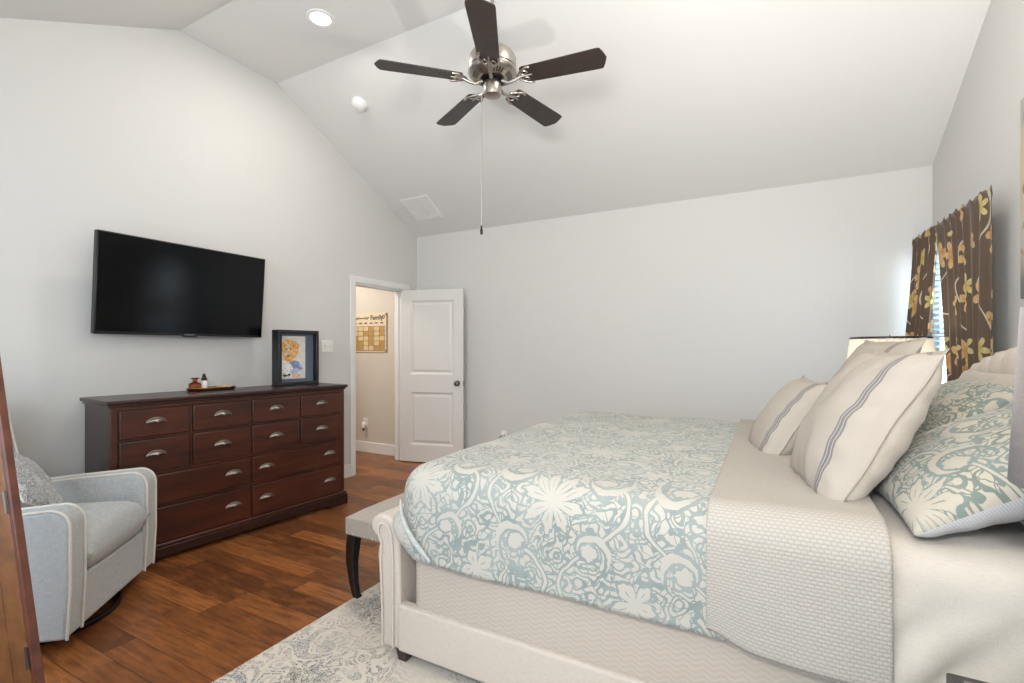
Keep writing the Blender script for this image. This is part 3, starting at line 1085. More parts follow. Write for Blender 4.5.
# ================================================================== LIGHT SWITCH and OUTLETS
sw = thing('light_switch', 'white two-gang light switch plate on the left wall beside the doorway', 'light switch', (XL, 3.355, 1.366))
bm = new(); box(bm, 0, 0.006, -0.070, 0.070, -0.058, 0.058); obj('plate', bm, M['white_plastic'], sw, bevel=0.003)
for y in (-0.03, 0.03):
    bm = new(); prism(bm, [(0.006, -0.014), (0.018, 0.004), (0.016, 0.011), (0.006, 0.014)], 'Y', y - 0.006, y + 0.006)
    obj('toggle', bm, M['white_plastic'], sw)


def outlet(label, loc, rz, plug):
    t = thing('wall_outlet', label, 'outlet', loc, rz)
    bm = new(); box(bm, -0.036, 0.036, -0.006, 0, -0.058, 0.058); obj('plate', bm, M['white_plastic'], t, bevel=0.003)
    for z in (-0.026, 0.026):
        bm = new(); box(bm, -0.016, 0.016, -0.009, -0.006, z - 0.014, z + 0.014)
        obj('socket', bm, M['white_plastic'], t, bevel=0.004)
    return t


outlet('white wall outlet low on the hall wall seen through the doorway', (-4.63, HY1, 0.385), 0, True)
outlet('white wall outlet low on the back wall behind the bed foot', (-2.635, YB, 0.36), 0, True)
pg = thing('plug_in_freshener', 'white plug-in air freshener in the hall outlet', 'air freshener', (-4.63, HY1 - 0.009, 0.36))
bm = new(); lathe(bm, [(0.001, -0.05), (0.018, -0.046), (0.026, -0.02), (0.024, 0.02), (0.012, 0.035), (0.001, 0.036)], 20, (0, -0.026, 0), cap=False)
obj('body', bm, M['white_plastic'], pg, smooth=True)
bm = new(); lathe(bm, [(0.012, -0.075), (0.014, -0.05), (0.010, -0.045)], 16, (0, -0.026, 0)); obj('vial', bm, M['dark_slot'], pg, smooth=True)
pg2 = thing('power_plug', 'white power plug with a brown cord in the back wall outlet', 'plug', (-2.635, YB - 0.009, 0.372))
bm = new(); box(bm, -0.018, 0.018, -0.045, 0, -0.016, 0.020); obj('body', bm, M['white_plastic'], pg2, bevel=0.006)
bm = new(); tube(bm, [(0, -0.04, 0), (-0.01, -0.06, -0.01), (-0.05, -0.05, -0.05), (-0.09, -0.03, -0.13), (-0.06, -0.02, -0.27), (0.1, -0.03, -0.36), (0.4, -0.03, -0.362)], 0.004, 8)
obj('cord', bm, M['nickel_dark'], pg2, smooth=True)

# hall wall calendar: clear board with gold grid and a heading
cal = thing('wall_calendar', 'gold family wall calendar hanging on the hall wall', 'calendar', (-4.61, HY1 - 0.004, 1.30))
cwid, chei = 0.70, 0.50
bm = new(); box(bm, -cwid / 2, cwid / 2, -0.006, -0.003, 0, chei); obj('board', bm, simple('BoardCream', rgb(222, 204, 176), 0.4), cal)
rngc = random.Random(3)
for r in range(5):
    for c in range(7):
        x0 = -cwid / 2 + 0.03 + c * 0.092; z0 = 0.025 + r * 0.062
        bm = new(); box(bm, x0, x0 + 0.080, -0.0075, -0.006, z0, z0 + 0.052)
        obj('day_square', bm, M['gold_print'] if rngc.random() < 0.55 else M['gold_light'], cal)
bm = new()
for r in range(6):
    z0 = 0.0195 + r * 0.062; box(bm, -cwid / 2 + 0.022, cwid / 2 - 0.022, -0.0082, -0.006, z0 - 0.0025, z0 + 0.0025)
for c in range(8):
    x0 = -cwid / 2 + 0.024 + c * 0.0925; box(bm, x0 - 0.0025, x0 + 0.0025, -0.0082, -0.006, 0.02, 0.33)
obj('grid_lines', bm, M['grid_brown'], cal)
for sg in (-1, 1):
    for z in (0.02, chei - 0.02):
        bm = new()
        tube(bm, [(sg * (cwid / 2 - 0.012), 0.002, z), (sg * (cwid / 2 - 0.012), -0.016, z)], 0.009, 12)
        obj('standoff', bm, M['brass'], cal)
    bm = new()
    box(bm, sg * (cwid / 2) - 0.004, sg * (cwid / 2) + 0.004, -0.0075, -0.003, 0, chei)
    obj('edge_strip', bm, M['brass'], cal)


def text_obj(name, s, size, mat, parent, loc, rot):
    cu = bpy.data.curves.new(name, 'FONT')
    cu.body = s; cu.size = size; cu.extrude = 0.0008; cu.align_x = 'LEFT'; cu.offset = 0.0012
    cu.materials.append(mat)
    tmp = bpy.data.objects.new(name, cu)
    COL.objects.link(tmp)
    bpy.context.view_layer.update()
    me = bpy.data.meshes.new_from_object(tmp.evaluated_get(bpy.context.evaluated_depsgraph_get()))
    bpy.data.objects.remove(tmp)
    o = bpy.data.objects.new(name, me)
    link(o, parent); o.location = loc; o.rotation_euler = rot
    return o


text_obj('heading', 'Family', 0.085, M['ink'], cal, (0.075, -0.0075, 0.415), (radians(90), 0, 0))
bm = new()
pts = []
for t in range(60):
    u = t / 59
    pts.append((-0.20 + 0.25 * u, -0.0085, 0.437 + 0.016 * sin(u * 2 * pi * 6.5) * (0.6 + 0.4 * sin(u * 9))))
tube(bm, pts, 0.004, 5)
obj('script_word', bm, M['ink'], cal)
bm = new()
pts = [(0.30 + 0.0016 * 16 * sin(t) ** 3 * 0.9, -0.0085, 0.447 + 0.0016 * (13 * cos(t) - 5 * cos(2 * t) - 2 * cos(3 * t) - cos(4 * t))) for t in [2 * pi * k / 28 for k in range(28)]]
tube(bm, pts, 0.0028, 5, closed=True)
obj('heart', bm, M['ink'], cal)
for c in range(7):
    bm = new()
    x0 = -cwid / 2 + 0.045 + c * 0.092
    tube(bm, [(x0 + 0.05 * k / 8, -0.0085, 0.372 + 0.010 * sin(k * 2.4 + c)) for k in range(9)], 0.0026, 5)
    obj('weekday_script', bm, M['ink'], cal)

# ================================================================== DRESSER
DA = atan2(0.9956, 0.094)
dresser = thing('dresser', 'long dark cherry dresser with twelve drawers and cup pulls on the left wall', 'dresser', (-3.40, 1.39, 0), DA)
DWX0, DWX1, DD, DHH = -0.016, 1.606, 0.43, 1.03
bm = new()
box(bm, DWX0, DWX1, 0.004, DD, 0.10, DHH - 0.032)
obj('carcass', bm, M['cherry_dark'], dresser, bevel=0.004)
bm = new()
box(bm, DWX0 - 0.024, DWX1 + 0.024, -0.026, DD + 0.01, DHH - 0.024, DHH)
box(bm, DWX0 - 0.012, DWX1 + 0.012, -0.014, DD + 0.004, DHH - 0.040, DHH - 0.024)
obj('top', bm, M['cherry_dark'], dresser, bevel=0.006, seg=3)
# plinth with bracket feet and moulding
bm = new()
front = [(DWX0 - 0.022, 0.0), (DWX0 + 0.13, 0.0), (DWX0 + 0.16, 0.018), (DWX0 + 0.20, 0.030), (DWX1 - 0.20, 0.030), (DWX1 - 0.16, 0.018), (DWX1 - 0.13, 0.0), (DWX1 + 0.022, 0.0), (DWX1 + 0.022, 0.088), (DWX0 - 0.022, 0.088)]
prism(bm, front, 'Y', -0.022, 0.0)
side = [(-0.022, 0.0), (0.10, 0.0), (0.14, 0.03), (DD - 0.10, 0.03), (DD - 0.06, 0.0), (DD, 0.0), (DD, 0.088), (-0.022, 0.088)]
prism(bm, side, 'X', DWX0 - 0.022, DWX0)
prism(bm, side, 'X', DWX1, DWX1 + 0.022)
obj('plinth', bm, M['cherry_dark'], dresser, bevel=0.003)
bm = new()
for (a, b, c, d) in ((DWX0 - 0.016, DWX1 + 0.016, -0.016, 0.004), (DWX0 - 0.016, DWX0 + 0.004, 0.004, DD), (DWX1 - 0.004, DWX1 + 0.016, 0.004, DD)):
    box(bm, a, b, c, d, 0.088, 0.112)
obj('base_moulding', bm, M['cherry'], dresser, bevel=0.008, seg=3)
bm = new()
box(bm, DWX0, 0.018, -0.004, 0.006, 0.112, DHH - 0.04); box(bm, 1.574, DWX1, -0.004, 0.006, 0.112, DHH - 0.04)
box(bm, 0.018, 1.574, -0.004, 0.006, DHH - 0.062, DHH - 0.04)
for z in (0.340, 0.549):
    box(bm, 0.018, 1.574, -0.002, 0.006, z, z + 0.018)
box(bm, 0.018, 1.574, -0.001, 0.006, 0.779, 0.791)
for x in (0.405, 0.795, 1.181):
    box(bm, x, x + 0.013, -0.002, 0.006, 0.567 if x != 0.795 else 0.112, DHH - 0.062)
obj('face_frame', bm, M['cherry'], dresser, bevel=0.002)


def cup_pull(parent, x, z):
    """arched cup pull: half-dome hood with a flat back plate rim"""
    bm = new()
    w, hgt, dep = 0.048, 0.026, 0.024
    nu, nv = 18, 7
    grid = []
    for i in range(nu + 1):
        a = pi * i / nu
        row = []
        for j in range(nv + 1):
            b = (pi / 2) * j / nv
            row.append(bm.verts.new((x - w * cos(a) * cos(b * 0.98), -0.013 - dep * sin(b) * (0.35 + 0.65 * sin(a)), z + hgt * sin(a) * cos(b * 0.98) - 0.006)))
        grid.append(row)
    for i in range(nu):
        for j in range(nv):
            bm.faces.new((grid[i][j], grid[i + 1][j], grid[i + 1][j + 1], grid[i][j + 1]))
    pts = [(x - (w + 0.004) * cos(pi * i / 16), -0.014, z + (hgt + 0.004) * sin(pi * i / 16) - 0.006) for i in range(17)]
    tube(bm, pts, 0.0035, 6)
    o = obj('cup_pull', bm, M['pull'], parent, smooth=True)
    md = o.modifiers.new('solid', 'SOLIDIFY'); md.thickness = 0.002
    return o


def drawer(x0, x1, z0, z1, handles):
    bm = new()
    box(bm, x0, x1, -0.010, 0.006, z0, z1)
    # shallow raised field with a routed edge
    dr = obj('drawer', bm, M['cherry'], dresser, bevel=0.005, seg=3)
    for hx in handles:
        cup_pull(dr, hx, (z0 + z1) / 2 + 0.006)
    return dr


colsx = ((0.026, 0.400), (0.423, 0.791), (0.813, 1.177), (1.199, 1.569))
for z0, z1 in ((0.795, 0.963), (0.571, 0.775)):
    for x0, x1 in colsx:
        drawer(x0, x1, z0, z1, [(x0 + x1) / 2])
for z0, z1 in ((0.362, 0.545), (0.118, 0.336)):
    drawer(0.026, 0.791, z0, z1, [0.134, 0.679])
    drawer(0.813, 1.569, z0, z1, [0.917, 1.458])

# ---- shadow-box picture on the dresser
pf = thing('shadow_box_frame', 'black shadow-box frame with a painted portrait on the dresser', 'picture frame', (-3.508, 2.748, DHH), DA)
fw, fh, fd = 0.185, 0.465, 0.105
bm = new()
for (x0, x1, z0, z1) in ((-fw, fw, 0, 0.028), (-fw, fw, fh - 0.028, fh), (-fw, -fw + 0.028, 0.028, fh - 0.028), (fw - 0.028, fw, 0.028, fh - 0.028)):
    box(bm, x0, x1, 0, fd, z0, z1)
obj('frame', bm, M['frame_black'], pf, bevel=0.004)
bm = new(); box(bm, -fw + 0.028, fw - 0.028, 0.045, fd - 0.004, 0.028, fh - 0.028); obj('mount', bm, M['frame_mat'], pf)
art_x = -0.055
bm = new(); box(bm, -fw + 0.032, 0.080, 0.043, 0.045, 0.055, fh - 0.05); art = obj('artwork', bm, M['art_paper'], pf)


def blob(name, mat, cx, cz, rx, rz, y, wob=0.12, seed=0, n=26):
    bm = new()
    rg = random.Random(seed)
    ph = [rg.uniform(0, 6.28) for _ in range(3)]
    A, B = [], []
    for k in range(n):
        a = 2 * pi * k / n
        w = 1 + wob * (sin(3 * a + ph[0]) + 0.6 * sin(5 * a + ph[1]) + 0.4 * sin(8 * a + ph[2])) / 2
        p = (cx + rx * cos(a) * w, cz + rz * sin(a) * w)
        A.append(p)
    prism(bm, A, 'Y', y, y + 0.0012)
    return obj(name, bm, mat, art)


ax = art_x - 0.012
blob('painted_hair', M['art_orange'], ax + 0.005, 0.30, 0.078, 0.095, 0.0415, 0.16, 1)
blob('painted_face', M['art_tan'], ax - 0.01, 0.285, 0.043, 0.062, 0.0405, 0.10, 2)
blob('painted_coat', M['art_blue'], ax + 0.050, 0.155, 0.062, 0.058, 0.0415, 0.25, 3)
blob('painted_shirt', M['art_white'], ax - 0.035, 0.140, 0.055, 0.072, 0.0410, 0.22, 4)
blob('painted_beard', M['art_orange'], ax - 0.005, 0.225, 0.036, 0.030, 0.0400, 0.2, 5)
for i, (dx, dz, r, rz) in enumerate(((-0.028, 0.305, 0.009, 0.006), (0.010, 0.307, 0.009, 0.006), (-0.010, 0.248, 0.016, 0.006), (-0.040, 0.085, 0.022, 0.010), (-0.005, 0.09, 0.012, 0.010))):
    blob('painted_mark', M['art_dark'], ax + dx, dz, r, rz, 0.0395, 0.2, 10 + i, 14)
blob('painted_cup', M['art_tan'], ax + 0.06, 0.085, 0.036, 0.022, 0.0400, 0.2, 9)

# ---- tray with bottles
tray = thing('tray', 'small oval dark tray with brass rim on the dresser top', 'tray', (-3.66, 2.108, DHH), DA)
prof = []
bm = new()
rings = []
for (s, z) in ((0.0, 0.004), (0.90, 0.004), (0.97, 0.010), (1.0, 0.022), (1.03, 0.022), (1.0, 0.006), (0.92, 0.0), (0.0, 0.0)):
    rings.append((s, z))
seg = 40
vr = []
for s, z in rings:
    vr.append([bm.verts.new((0.165 * max(s, 0.01) * cos(2 * pi * k / seg), 0.07 * max(s, 0.01) * sin(2 * pi * k / seg), z)) for k in range(seg)])
for A, B in zip(vr[:-1], vr[1:]):
    for k in range(seg):
        bm.faces.new((A[k], A[(k + 1) % seg], B[(k + 1) % seg], B[k]))
obj('dish', bm, M['dark_wood'], tray, smooth=True)
bm = new(); tube(bm, [(0.168 * cos(2 * pi * k / seg), 0.0715 * sin(2 * pi * k / seg), 0.022) for k in range(seg)], 0.003, 6, closed=True)
obj('rim', bm, M['brass'], tray, smooth=True)


def on_dresser(lx, ly, z=DHH):
    c, s = cos(DA), sin(DA)
    return (-3.66 + c * lx - s * ly, 2.108 + s * lx + c * ly, z)


ab = thing('amber_bottle', 'round amber glass bottle with flared lip on the dresser tray', 'bottle', on_dresser(-0.115, 0.0, DHH + 0.004))
bm = new(); lathe(bm, [(0.001, 0.0), (0.036, 0.0), (0.040, 0.006), (0.040, 0.046), (0.034, 0.056), (0.016, 0.062), (0.015, 0.084)], 28, cap=False)
obj('body', bm, M['amber'], ab, smooth=True)
bm = new(); lathe(bm, [(0.015, 0.080), (0.030, 0.090), (0.030, 0.093), (0.013, 0.088)], 28, cap=False); obj('lip', bm, M['amber'], ab, smooth=True)
db = thing('dropper_bottle', 'white dropper bottle with black cap beside the amber bottle', 'bottle', on_dresser(-0.045, 0.022, DHH + 0.004))
bm = new(); lathe(bm, [(0.001, 0.0), (0.019, 0.0), (0.020, 0.004), (0.020, 0.060), (0.012, 0.070), (0.012, 0.074)], 24, cap=False); obj('body', bm, M['white_plastic'], db, smooth=True)
bm = new(); lathe(bm, [(0.019, 0.070), (0.019, 0.088), (0.013, 0.090), (0.013, 0.100), (0.008, 0.118), (0.001, 0.122)], 20, cap=False); obj('dropper_cap', bm, M['black'], db, smooth=True)
gs = thing('leaf_dish', 'small gold leaf-shaped dish at the far end of the dresser tray', 'dish', on_dresser(0.085, 0.0, DHH + 0.008))
bm = new()
n = 20
A, B = [], []
for k in range(n):
    a = 2 * pi * k / n
    rr = 1 + 0.10 * sin(5 * a)
    A.append(bm.verts.new((0.075 * rr * cos(a), 0.042 * rr * sin(a), 0.017 + 0.004 * sin(3 * a))))
    B.append(bm.verts.new((0.045 * cos(a), 0.024 * sin(a), 0.002)))
for k in range(n):
    bm.faces.new((A[k], A[(k + 1) % n], B[(k + 1) % n], B[k]))
bm.faces.new(B)
ld = obj('bowl', bm, M['gold_light'], gs, smooth=True)
md = ld.modifiers.new('solid', 'SOLIDIFY'); md.thickness = 0.003
bm = new(); tube(bm, [(-0.075, 0, 0.012), (-0.10, 0.005, 0.014), (-0.115, 0.012, 0.016)], [0.004, 0.003, 0.004], 8); obj('stem', bm, M['brass'], gs, smooth=True)

# ================================================================== GLIDER ARMCHAIR
CA = atan2(0.743, -0.669)          # local x along the front from near to far arm
chair = thing('glider_armchair', 'grey-blue upholstered swivel armchair with cream piping beside the dresser', 'armchair', (-2.668, 0.930, 0), CA)
# local: x 0..W from near arm to far arm, y>0 backwards, z up
W, AT = 0.785, 0.115


def arm_poly():
    # side outline of an arm: (y, z), y = 0 front
    P = [(0.012, 0.075), (0.0, 0.30), (0.0, 0.56)]
    for k in range(1, 8):
        a = pi / 2 * k / 7
        P.append((0.075 - 0.075 * cos(a), 0.56 + 0.075 * sin(a)))
    P += [(0.42, 0.612), (0.72, 0.585), (0.80, 0.58), (0.83, 0.50), (0.80, 0.09)]
    return P


AP = arm_poly()
for i, x0 in enumerate((0.0, W - AT)):
    bm = new()
    prism(bm, AP, 'X', x0, x0 + AT)
    arm = obj('arm', bm, M['chairfab'], chair, bevel=0.014, seg=3, angle=30)
    for xx in (x0 + 0.006, x0 + AT - 0.006):
        bm = new()
        tube(bm, [(xx, p[0] - 0.003 if p[0] < 0.3 else p[0], p[1] + (0.002 if p[1] > 0.6 else 0)) for p in AP[:13]], 0.0062, 8)
        obj('piping', bm, M['piping'], arm, smooth=True)
bm = new()
lathe(bm, [(0.001, 0.0), (0.018, 0.0), (0.022, 0.006), (0.018, 0.014), (0.001, 0.016)], 20, cap=False)
bmesh.ops.transform(bm, matrix=Matrix.Translation((0.0, 0.34, 0.50)) @ Matrix.Rotation(radians(-90), 4, 'Y'), verts=bm.verts)
obj('recline_button', bm, M['black'], chair, smooth=True)
bm = new()
box(bm, AT, W - AT, 0.012, 0.70, 0.080, 0.305)
obj('front_panel', bm, M['chairfab'], chair, bevel=0.012, seg=3)


def cushion(x0, x1, y0, y1, z0, z1, puff=0.02, nx=22, ny=22):
    bm = new()
    def pt(u, v, top):
        x = x0 + (x1 - x0) * u; y = y0 + (y1 - y0) * v
        e = ((1 - (2 * u - 1) ** 8) * (1 - (2 * v - 1) ** 8)) ** 0.5
        zc = (z0 + z1) / 2; hh = (z1 - z0) / 2
        return (x, y, zc + (hh * e + puff * (1 - (2 * u - 1) ** 2) * (1 - (2 * v - 1) ** 2)) * (1 if top else -1))
    top = [[bm.verts.new(pt(i / nx, j / ny, True)) for j in range(ny + 1)] for i in range(nx + 1)]
    bot = [[top[i][j] if i in (0, nx) or j in (0, ny) else bm.verts.new(pt(i / nx, j / ny, False)) for j in range(ny + 1)] for i in range(nx + 1)]
    for i in range(nx):
        for j in range(ny):
            bm.faces.new((top[i][j], top[i + 1][j], top[i + 1][j + 1], top[i][j + 1]))
            q = [bot[i][j], bot[i][j + 1], bot[i + 1][j + 1], bot[i + 1][j]]
            bm.faces.new(q)
    return bm


obj('seat_cushion', cushion(AT + 0.003, W - AT - 0.003, -0.024, 0.60, 0.295, 0.505, 0.014, 26, 26), M['chairfab'], chair, smooth=True)
# reclined back
bm = new()
back = [(0.575, 0.36), (0.70, 1.00), (0.715, 1.035), (0.745, 1.055), (0.785, 1.05), (0.81, 1.02), (0.835, 0.62), (0.80, 0.09), (0.62, 0.09)]
prism(bm, back, 'X', 0.03, W - 0.03)
bk = obj('backrest', bm, M['chairfab'], chair, bevel=0.02, seg=3, angle=25)
for xx in (0.036, W - 0.036):
    bm = new(); tube(bm, [(xx, p[0] - 0.004, p[1] + 0.003) for p in back[:6]], 0.0062, 8); obj('piping', bm, M['piping'], bk, smooth=True)
bm = new(); tube(bm, [(0.036, 0.722, 1.044), (W - 0.036, 0.722, 1.044)], 0.006, 8); obj('piping', bm, M['piping'], bk, smooth=True)
# swivel base
bm = new()
tube(bm, [(W / 2 + 0.30 * cos(2 * pi * k / 36), 0.33 + 0.30 * sin(2 * pi * k / 36), 0.016) for k in range(36)], 0.014, 8, closed=True)
for a in (0.3, 0.3 + 2 * pi / 3, 0.3 + 4 * pi / 3):
    tube(bm, [(W / 2, 0.36, 0.03), (W / 2 + 0.27 * cos(a), 0.36 + 0.27 * sin(a), 0.016)], 0.012, 8)
lathe(bm, [(0.09, 0.02), (0.09, 0.05), (0.05, 0.055), (0.05, 0.09)], 24, (W / 2, 0.36, 0))
box(bm, W / 2 - 0.22, W / 2 + 0.22, 0.14, 0.60, 0.068, 0.092)
obj('swivel_base', bm, M['black_metal'], chair, smooth=True)


# ================================================================== PILLOWS
def pillow_mesh(w, h, t, flange=0.0, n=30, m=30, sag=0.0, seed=0, wr=0.006, pinch=0.05, bands=False):
    """pillow in its own frame: x width, y height, z thickness; face = +z. UV in metres from the centre."""
    bm = new()
    uvl = bm.loops.layers.uv.new('UVMap')
    rg = Vector((seed * 3.7, seed * 1.3, seed * 0.7))
    U = [-1 + 2 * i / n for i in range(n + 1)]
    V = [-1 + 2 * j / m for j in range(m + 1)]

    def ee(u):
        s = 1 if u >= 0 else -1
        return s * (1 - (1 - abs(u)) ** 1.5)          # denser toward the rim
    U = [ee(u) for u in U]; V = [ee(v) for v in V]

    def base(u, v):
        x = w / 2 * u * (1 - pinch * (1 - v * v))
        y = h / 2 * v * (1 - pinch * (1 - u * u))
        return x, y

    def pt(u, v, s):
        x, y = base(u, v)
        e = max(0.0, (1 - u * u)) ** 0.42 * max(0.0, (1 - v * v)) ** 0.42
        asym = 1 - sag * v
        z = s * t / 2 * e * asym
        rim = min(1 - abs(u), 1 - abs(v))
        crease = noise.noise(Vector((x * 9, y * 9, s * 4)) + rg) * wr * e
        # creases running in from the rim
        edge = sin((u * 9 if abs(v) > abs(u) else v * 9) * 2.0 + seed) * wr * 0.9 * math.exp(-rim * 5) * (e ** 0.5)
        return (x, y, z + s * (crease + edge))
    fr, bk = {}, {}
    for i, u in enumerate(U):
        for j, v in enumerate(V):
            fr[i, j] = bm.verts.new(pt(u, v, 1))
            bk[i, j] = fr[i, j] if i in (0, n) or j in (0, m) else bm.verts.new(pt(u, v, -1))
    uvs = {}
    for (i, j) in fr:
        uvs[fr[i, j]] = base(U[i], V[j]); uvs[bk[i, j]] = base(U[i], V[j])
    for i in range(n):
        for j in range(m):
            f = bm.faces.new((fr[i, j], fr[i + 1, j], fr[i + 1, j + 1], fr[i, j + 1])); f.material_index = 0
            f = bm.faces.new((bk[i, j], bk[i, j + 1], bk[i + 1, j + 1], bk[i + 1, j])); f.material_index = 1
    if flange > 0:
        ring = [(i, 0) for i in range(n)] + [(n, j) for j in range(m)] + [(i, m) for i in range(n, 0, -1)] + [(0, j) for j in range(m, 0, -1)]
        outv = []
        for idx, (i, j) in enumerate(ring):
            p = fr[i, j].co
            d = Vector((p.x / (w / 2), p.y / (h / 2), 0))
            dx = flange * (1 if U[i] > 0.995 else -1 if U[i] < -0.995 else 0)
            dy = flange * (1 if V[j] > 0.995 else -1 if V[j] < -0.995 else 0)
            zz = 0.003 * sin(idx * 0.55 + seed)
            vv = bm.verts.new((p.x + dx, p.y + dy, p.z + zz)); outv.append(vv)
            uvs[vv] = (p.x + dx, p.y + dy)
        k = len(ring)
        for a in range(k):
            i0, i1 = ring[a], ring[(a + 1) % k]
            f = bm.faces.new((fr[i0], outv[a], outv[(a + 1) % k], fr[i1])); f.material_index = 0
    for f in bm.faces:
        for lp in f.loops:
            lp[uvl].uv = uvs[lp.vert]
        f.smooth = True
    return bm


def place(o, origin, xdir, ydir):
    """put a pillow so its local x/y axes follow xdir/ydir in the world"""
    X = Vector(xdir).normalized(); Y = Vector(ydir); Y = (Y - X * Y.dot(X)).normalized(); Z = X.cross(Y)
    Mx = Matrix((X, Y, Z)).transposed().to_4x4()
    Mx.translation = Vector(origin)
    o.matrix_world = Mx
    return o


def pillow(name, label, cat, mats, size, origin, xdir, ydir, flange=0.0, group=None, piping=None, **kw):
    bm = pillow_mesh(*size, flange=flange, **kw)
    me = bpy.data.meshes.new(name)
    bm.to_mesh(me); bm.free()
    for mm in mats:
        me.materials.append(mm)
    o = bpy.data.objects.new(name, me)
    COL.objects.link(o)
    if flange > 0:
        pass
    place(o, origin, xdir, ydir)
    tag(o, label, cat, group)
    if piping:
        w, h = size[0], size[1]
        pinch = kw.get('pinch', 0.05)
        bm = new()
        pts = []
        N4 = 16
        for (ua, va_, ub, vb_) in ((-1, -1, 1, -1), (1, -1, 1, 1), (1, 1, -1, 1), (-1, 1, -1, -1)):
            for k in range(N4):
                u = ua + (ub - ua) * k / N4; v = va_ + (vb_ - va_) * k / N4
                pts.append((w / 2 * u * (1 - pinch * (1 - v * v)), h / 2 * v * (1 - pinch * (1 - u * u)), 0))
        tube(bm, pts, 0.005, 8, closed=True)
        obj('piping', bm, piping, o, smooth=True)
    return o


# throw pillow on the armchair
pillow('throw_pillow', 'blue-grey floral throw pillow with cream piping on the armchair', 'pillow', [M['chair_damask'], M['chair_damask']], (0.36, 0.36, 0.085),
       (-3.185, 0.965, 0.685), (-0.669, 0.743, -0.55), (-0.45, -0.36, 0.82), piping=M['piping'], seed=3, n=22, m=22, pinch=0.02)

# ================================================================== BED
bed = thing('bed', 'king bed with ivory upholstered frame and channelled headboard against the right wall', 'bed', (0, 0, 0))
BY0, BY1 = 1.562, 3.60
# footboard: sleigh profile in x-z extruded along y
fp = [(-1.482, 0.06), (-1.484, 0.20), (-1.490, 0.30), (-1.500, 0.40), (-1.506, 0.44), (-1.500, 0.475), (-1.492, 0.505), (-1.500, 0.515), (-1.522, 0.525),
      (-1.540, 0.545), (-1.544, 0.570), (-1.533, 0.595), (-1.510, 0.612), (-1.480, 0.618), (-1.445, 0.612), (-1.415, 0.595), (-1.395, 0.560), (-1.385, 0.50), (-1.380, 0.30), (-1.380, 0.06)]
bm = new()
prism(bm, fp, 'Y', BY0 + 0.01, BY1 - 0.01)
fb = obj('footboard', bm, M['bedfab'], bed, bevel=0.012, seg=3, angle=35)
for yy in (BY0 + 0.004, BY1 - 0.004):
    for off in (0.024,):
        bm = new()
        pts = []
        for (px_, pz_) in ((-1.482, 0.065), (-1.486, 0.25), (-1.500, 0.42), (-1.492, 0.500), (-1.512, 0.540), (-1.520, 0.565), (-1.505, 0.590), (-1.478, 0.598), (-1.440, 0.590), (-1.415, 0.565), (-1.402, 0.50), (-1.398, 0.30), (-1.397, 0.065)):
            cxx = -1.442 + (px_ + 1.442) * (1 - off / 0.075)
            pts.append((cxx, yy, pz_ - (off * 0.55 if pz_ > 0.5 else 0)))
        tube(bm, pts, 0.0055, 8)
        obj('welting', bm, M['bedfab'], fb, smooth=True)
for (ya, yb) in ((BY0, BY0 + 0.05), (BY1 - 0.05, BY1)):
    bm = new(); box(bm, -1.384, 0.93, ya, yb, 0.06, 0.258)
    obj('side_rail', bm, M['bedfab'], bed, bevel=0.012, seg=3)
for x in (-1.402, 0.85):
    for y in (BY0 + 0.012, BY1 - 0.067):
        bm = new()
        lo = box(bm, x, x + 0.055, y, y + 0.055, 0.012, 0.064)
        for v in lo[:4]:
            v.co.x = x + 0.0275 + (v.co.x - x - 0.0275) * 0.72; v.co.y = y + 0.0275 + (v.co.y - y - 0.0275) * 0.72
        obj('leg', bm, M['dark_wood'], bed)


def head_top(y):
    u = (y - 2.58) / 1.10
    return 1.35 - 0.235 * abs(u) ** 2.2


# channelled headboard
bm = new()
nc, per = 15, 8
ys = [1.50 + (2.16) * k / (nc * per) for k in range(nc * per + 1)]
cols = []
for k, y in enumerate(ys):
    ph = (k % per) / per
    bulge = 0.036 * abs(sin(pi * ph)) ** 0.55
    zt_ = head_top(y)
    col = []
    for (dx, z) in ((0.0, 0.15), (0.0, 0.6), (0.0, 0.9), (0.0, zt_ - 0.09), (0.006, zt_ - 0.045), (0.025, zt_ - 0.015), (0.05, zt_ - 0.002), (0.075, zt_)):
        amp = bulge * (1 if dx < 0.02 else max(0, 1 - dx / 0.075))
        col.append(bm.verts.new((0.935 - amp + dx * 0.5, y, z + (amp * 0.6 if dx > 0.02 else 0))))
    col.append(bm.verts.new((0.974, y, zt_ - 0.002))); col.append(bm.verts.new((0.974, y, 0.15)))
    cols.append(col)
for A, B in zip(cols[:-1], cols[1:]):
    for a in range(len(A)):
        b2 = (a + 1) % len(A)
        bm.faces.new((A[a], A[b2], B[b2], B[a]))
bm.faces.new(cols[0]); bm.faces.new(cols[-1][::-1])
obj('headboard', bm, M['bedfab'], bed, smooth=True)
bm = new(); box(bm, -1.36, 0.93, BY0 + 0.05, BY1 - 0.05, 0.13, 0.17)
obj('slat_deck', bm, M['dark_wood'], bed)

# mattress set
bm = new()
box(bm, -1.318, 0.90, 1.583, 3.575, 0.17, 0.795)
mt = obj('mattress', bm, M['mattress'], bevel=0.035, seg=4)
tag(mt, 'ivory quilted mattress set showing between the duvet and the bed rail', 'mattress')


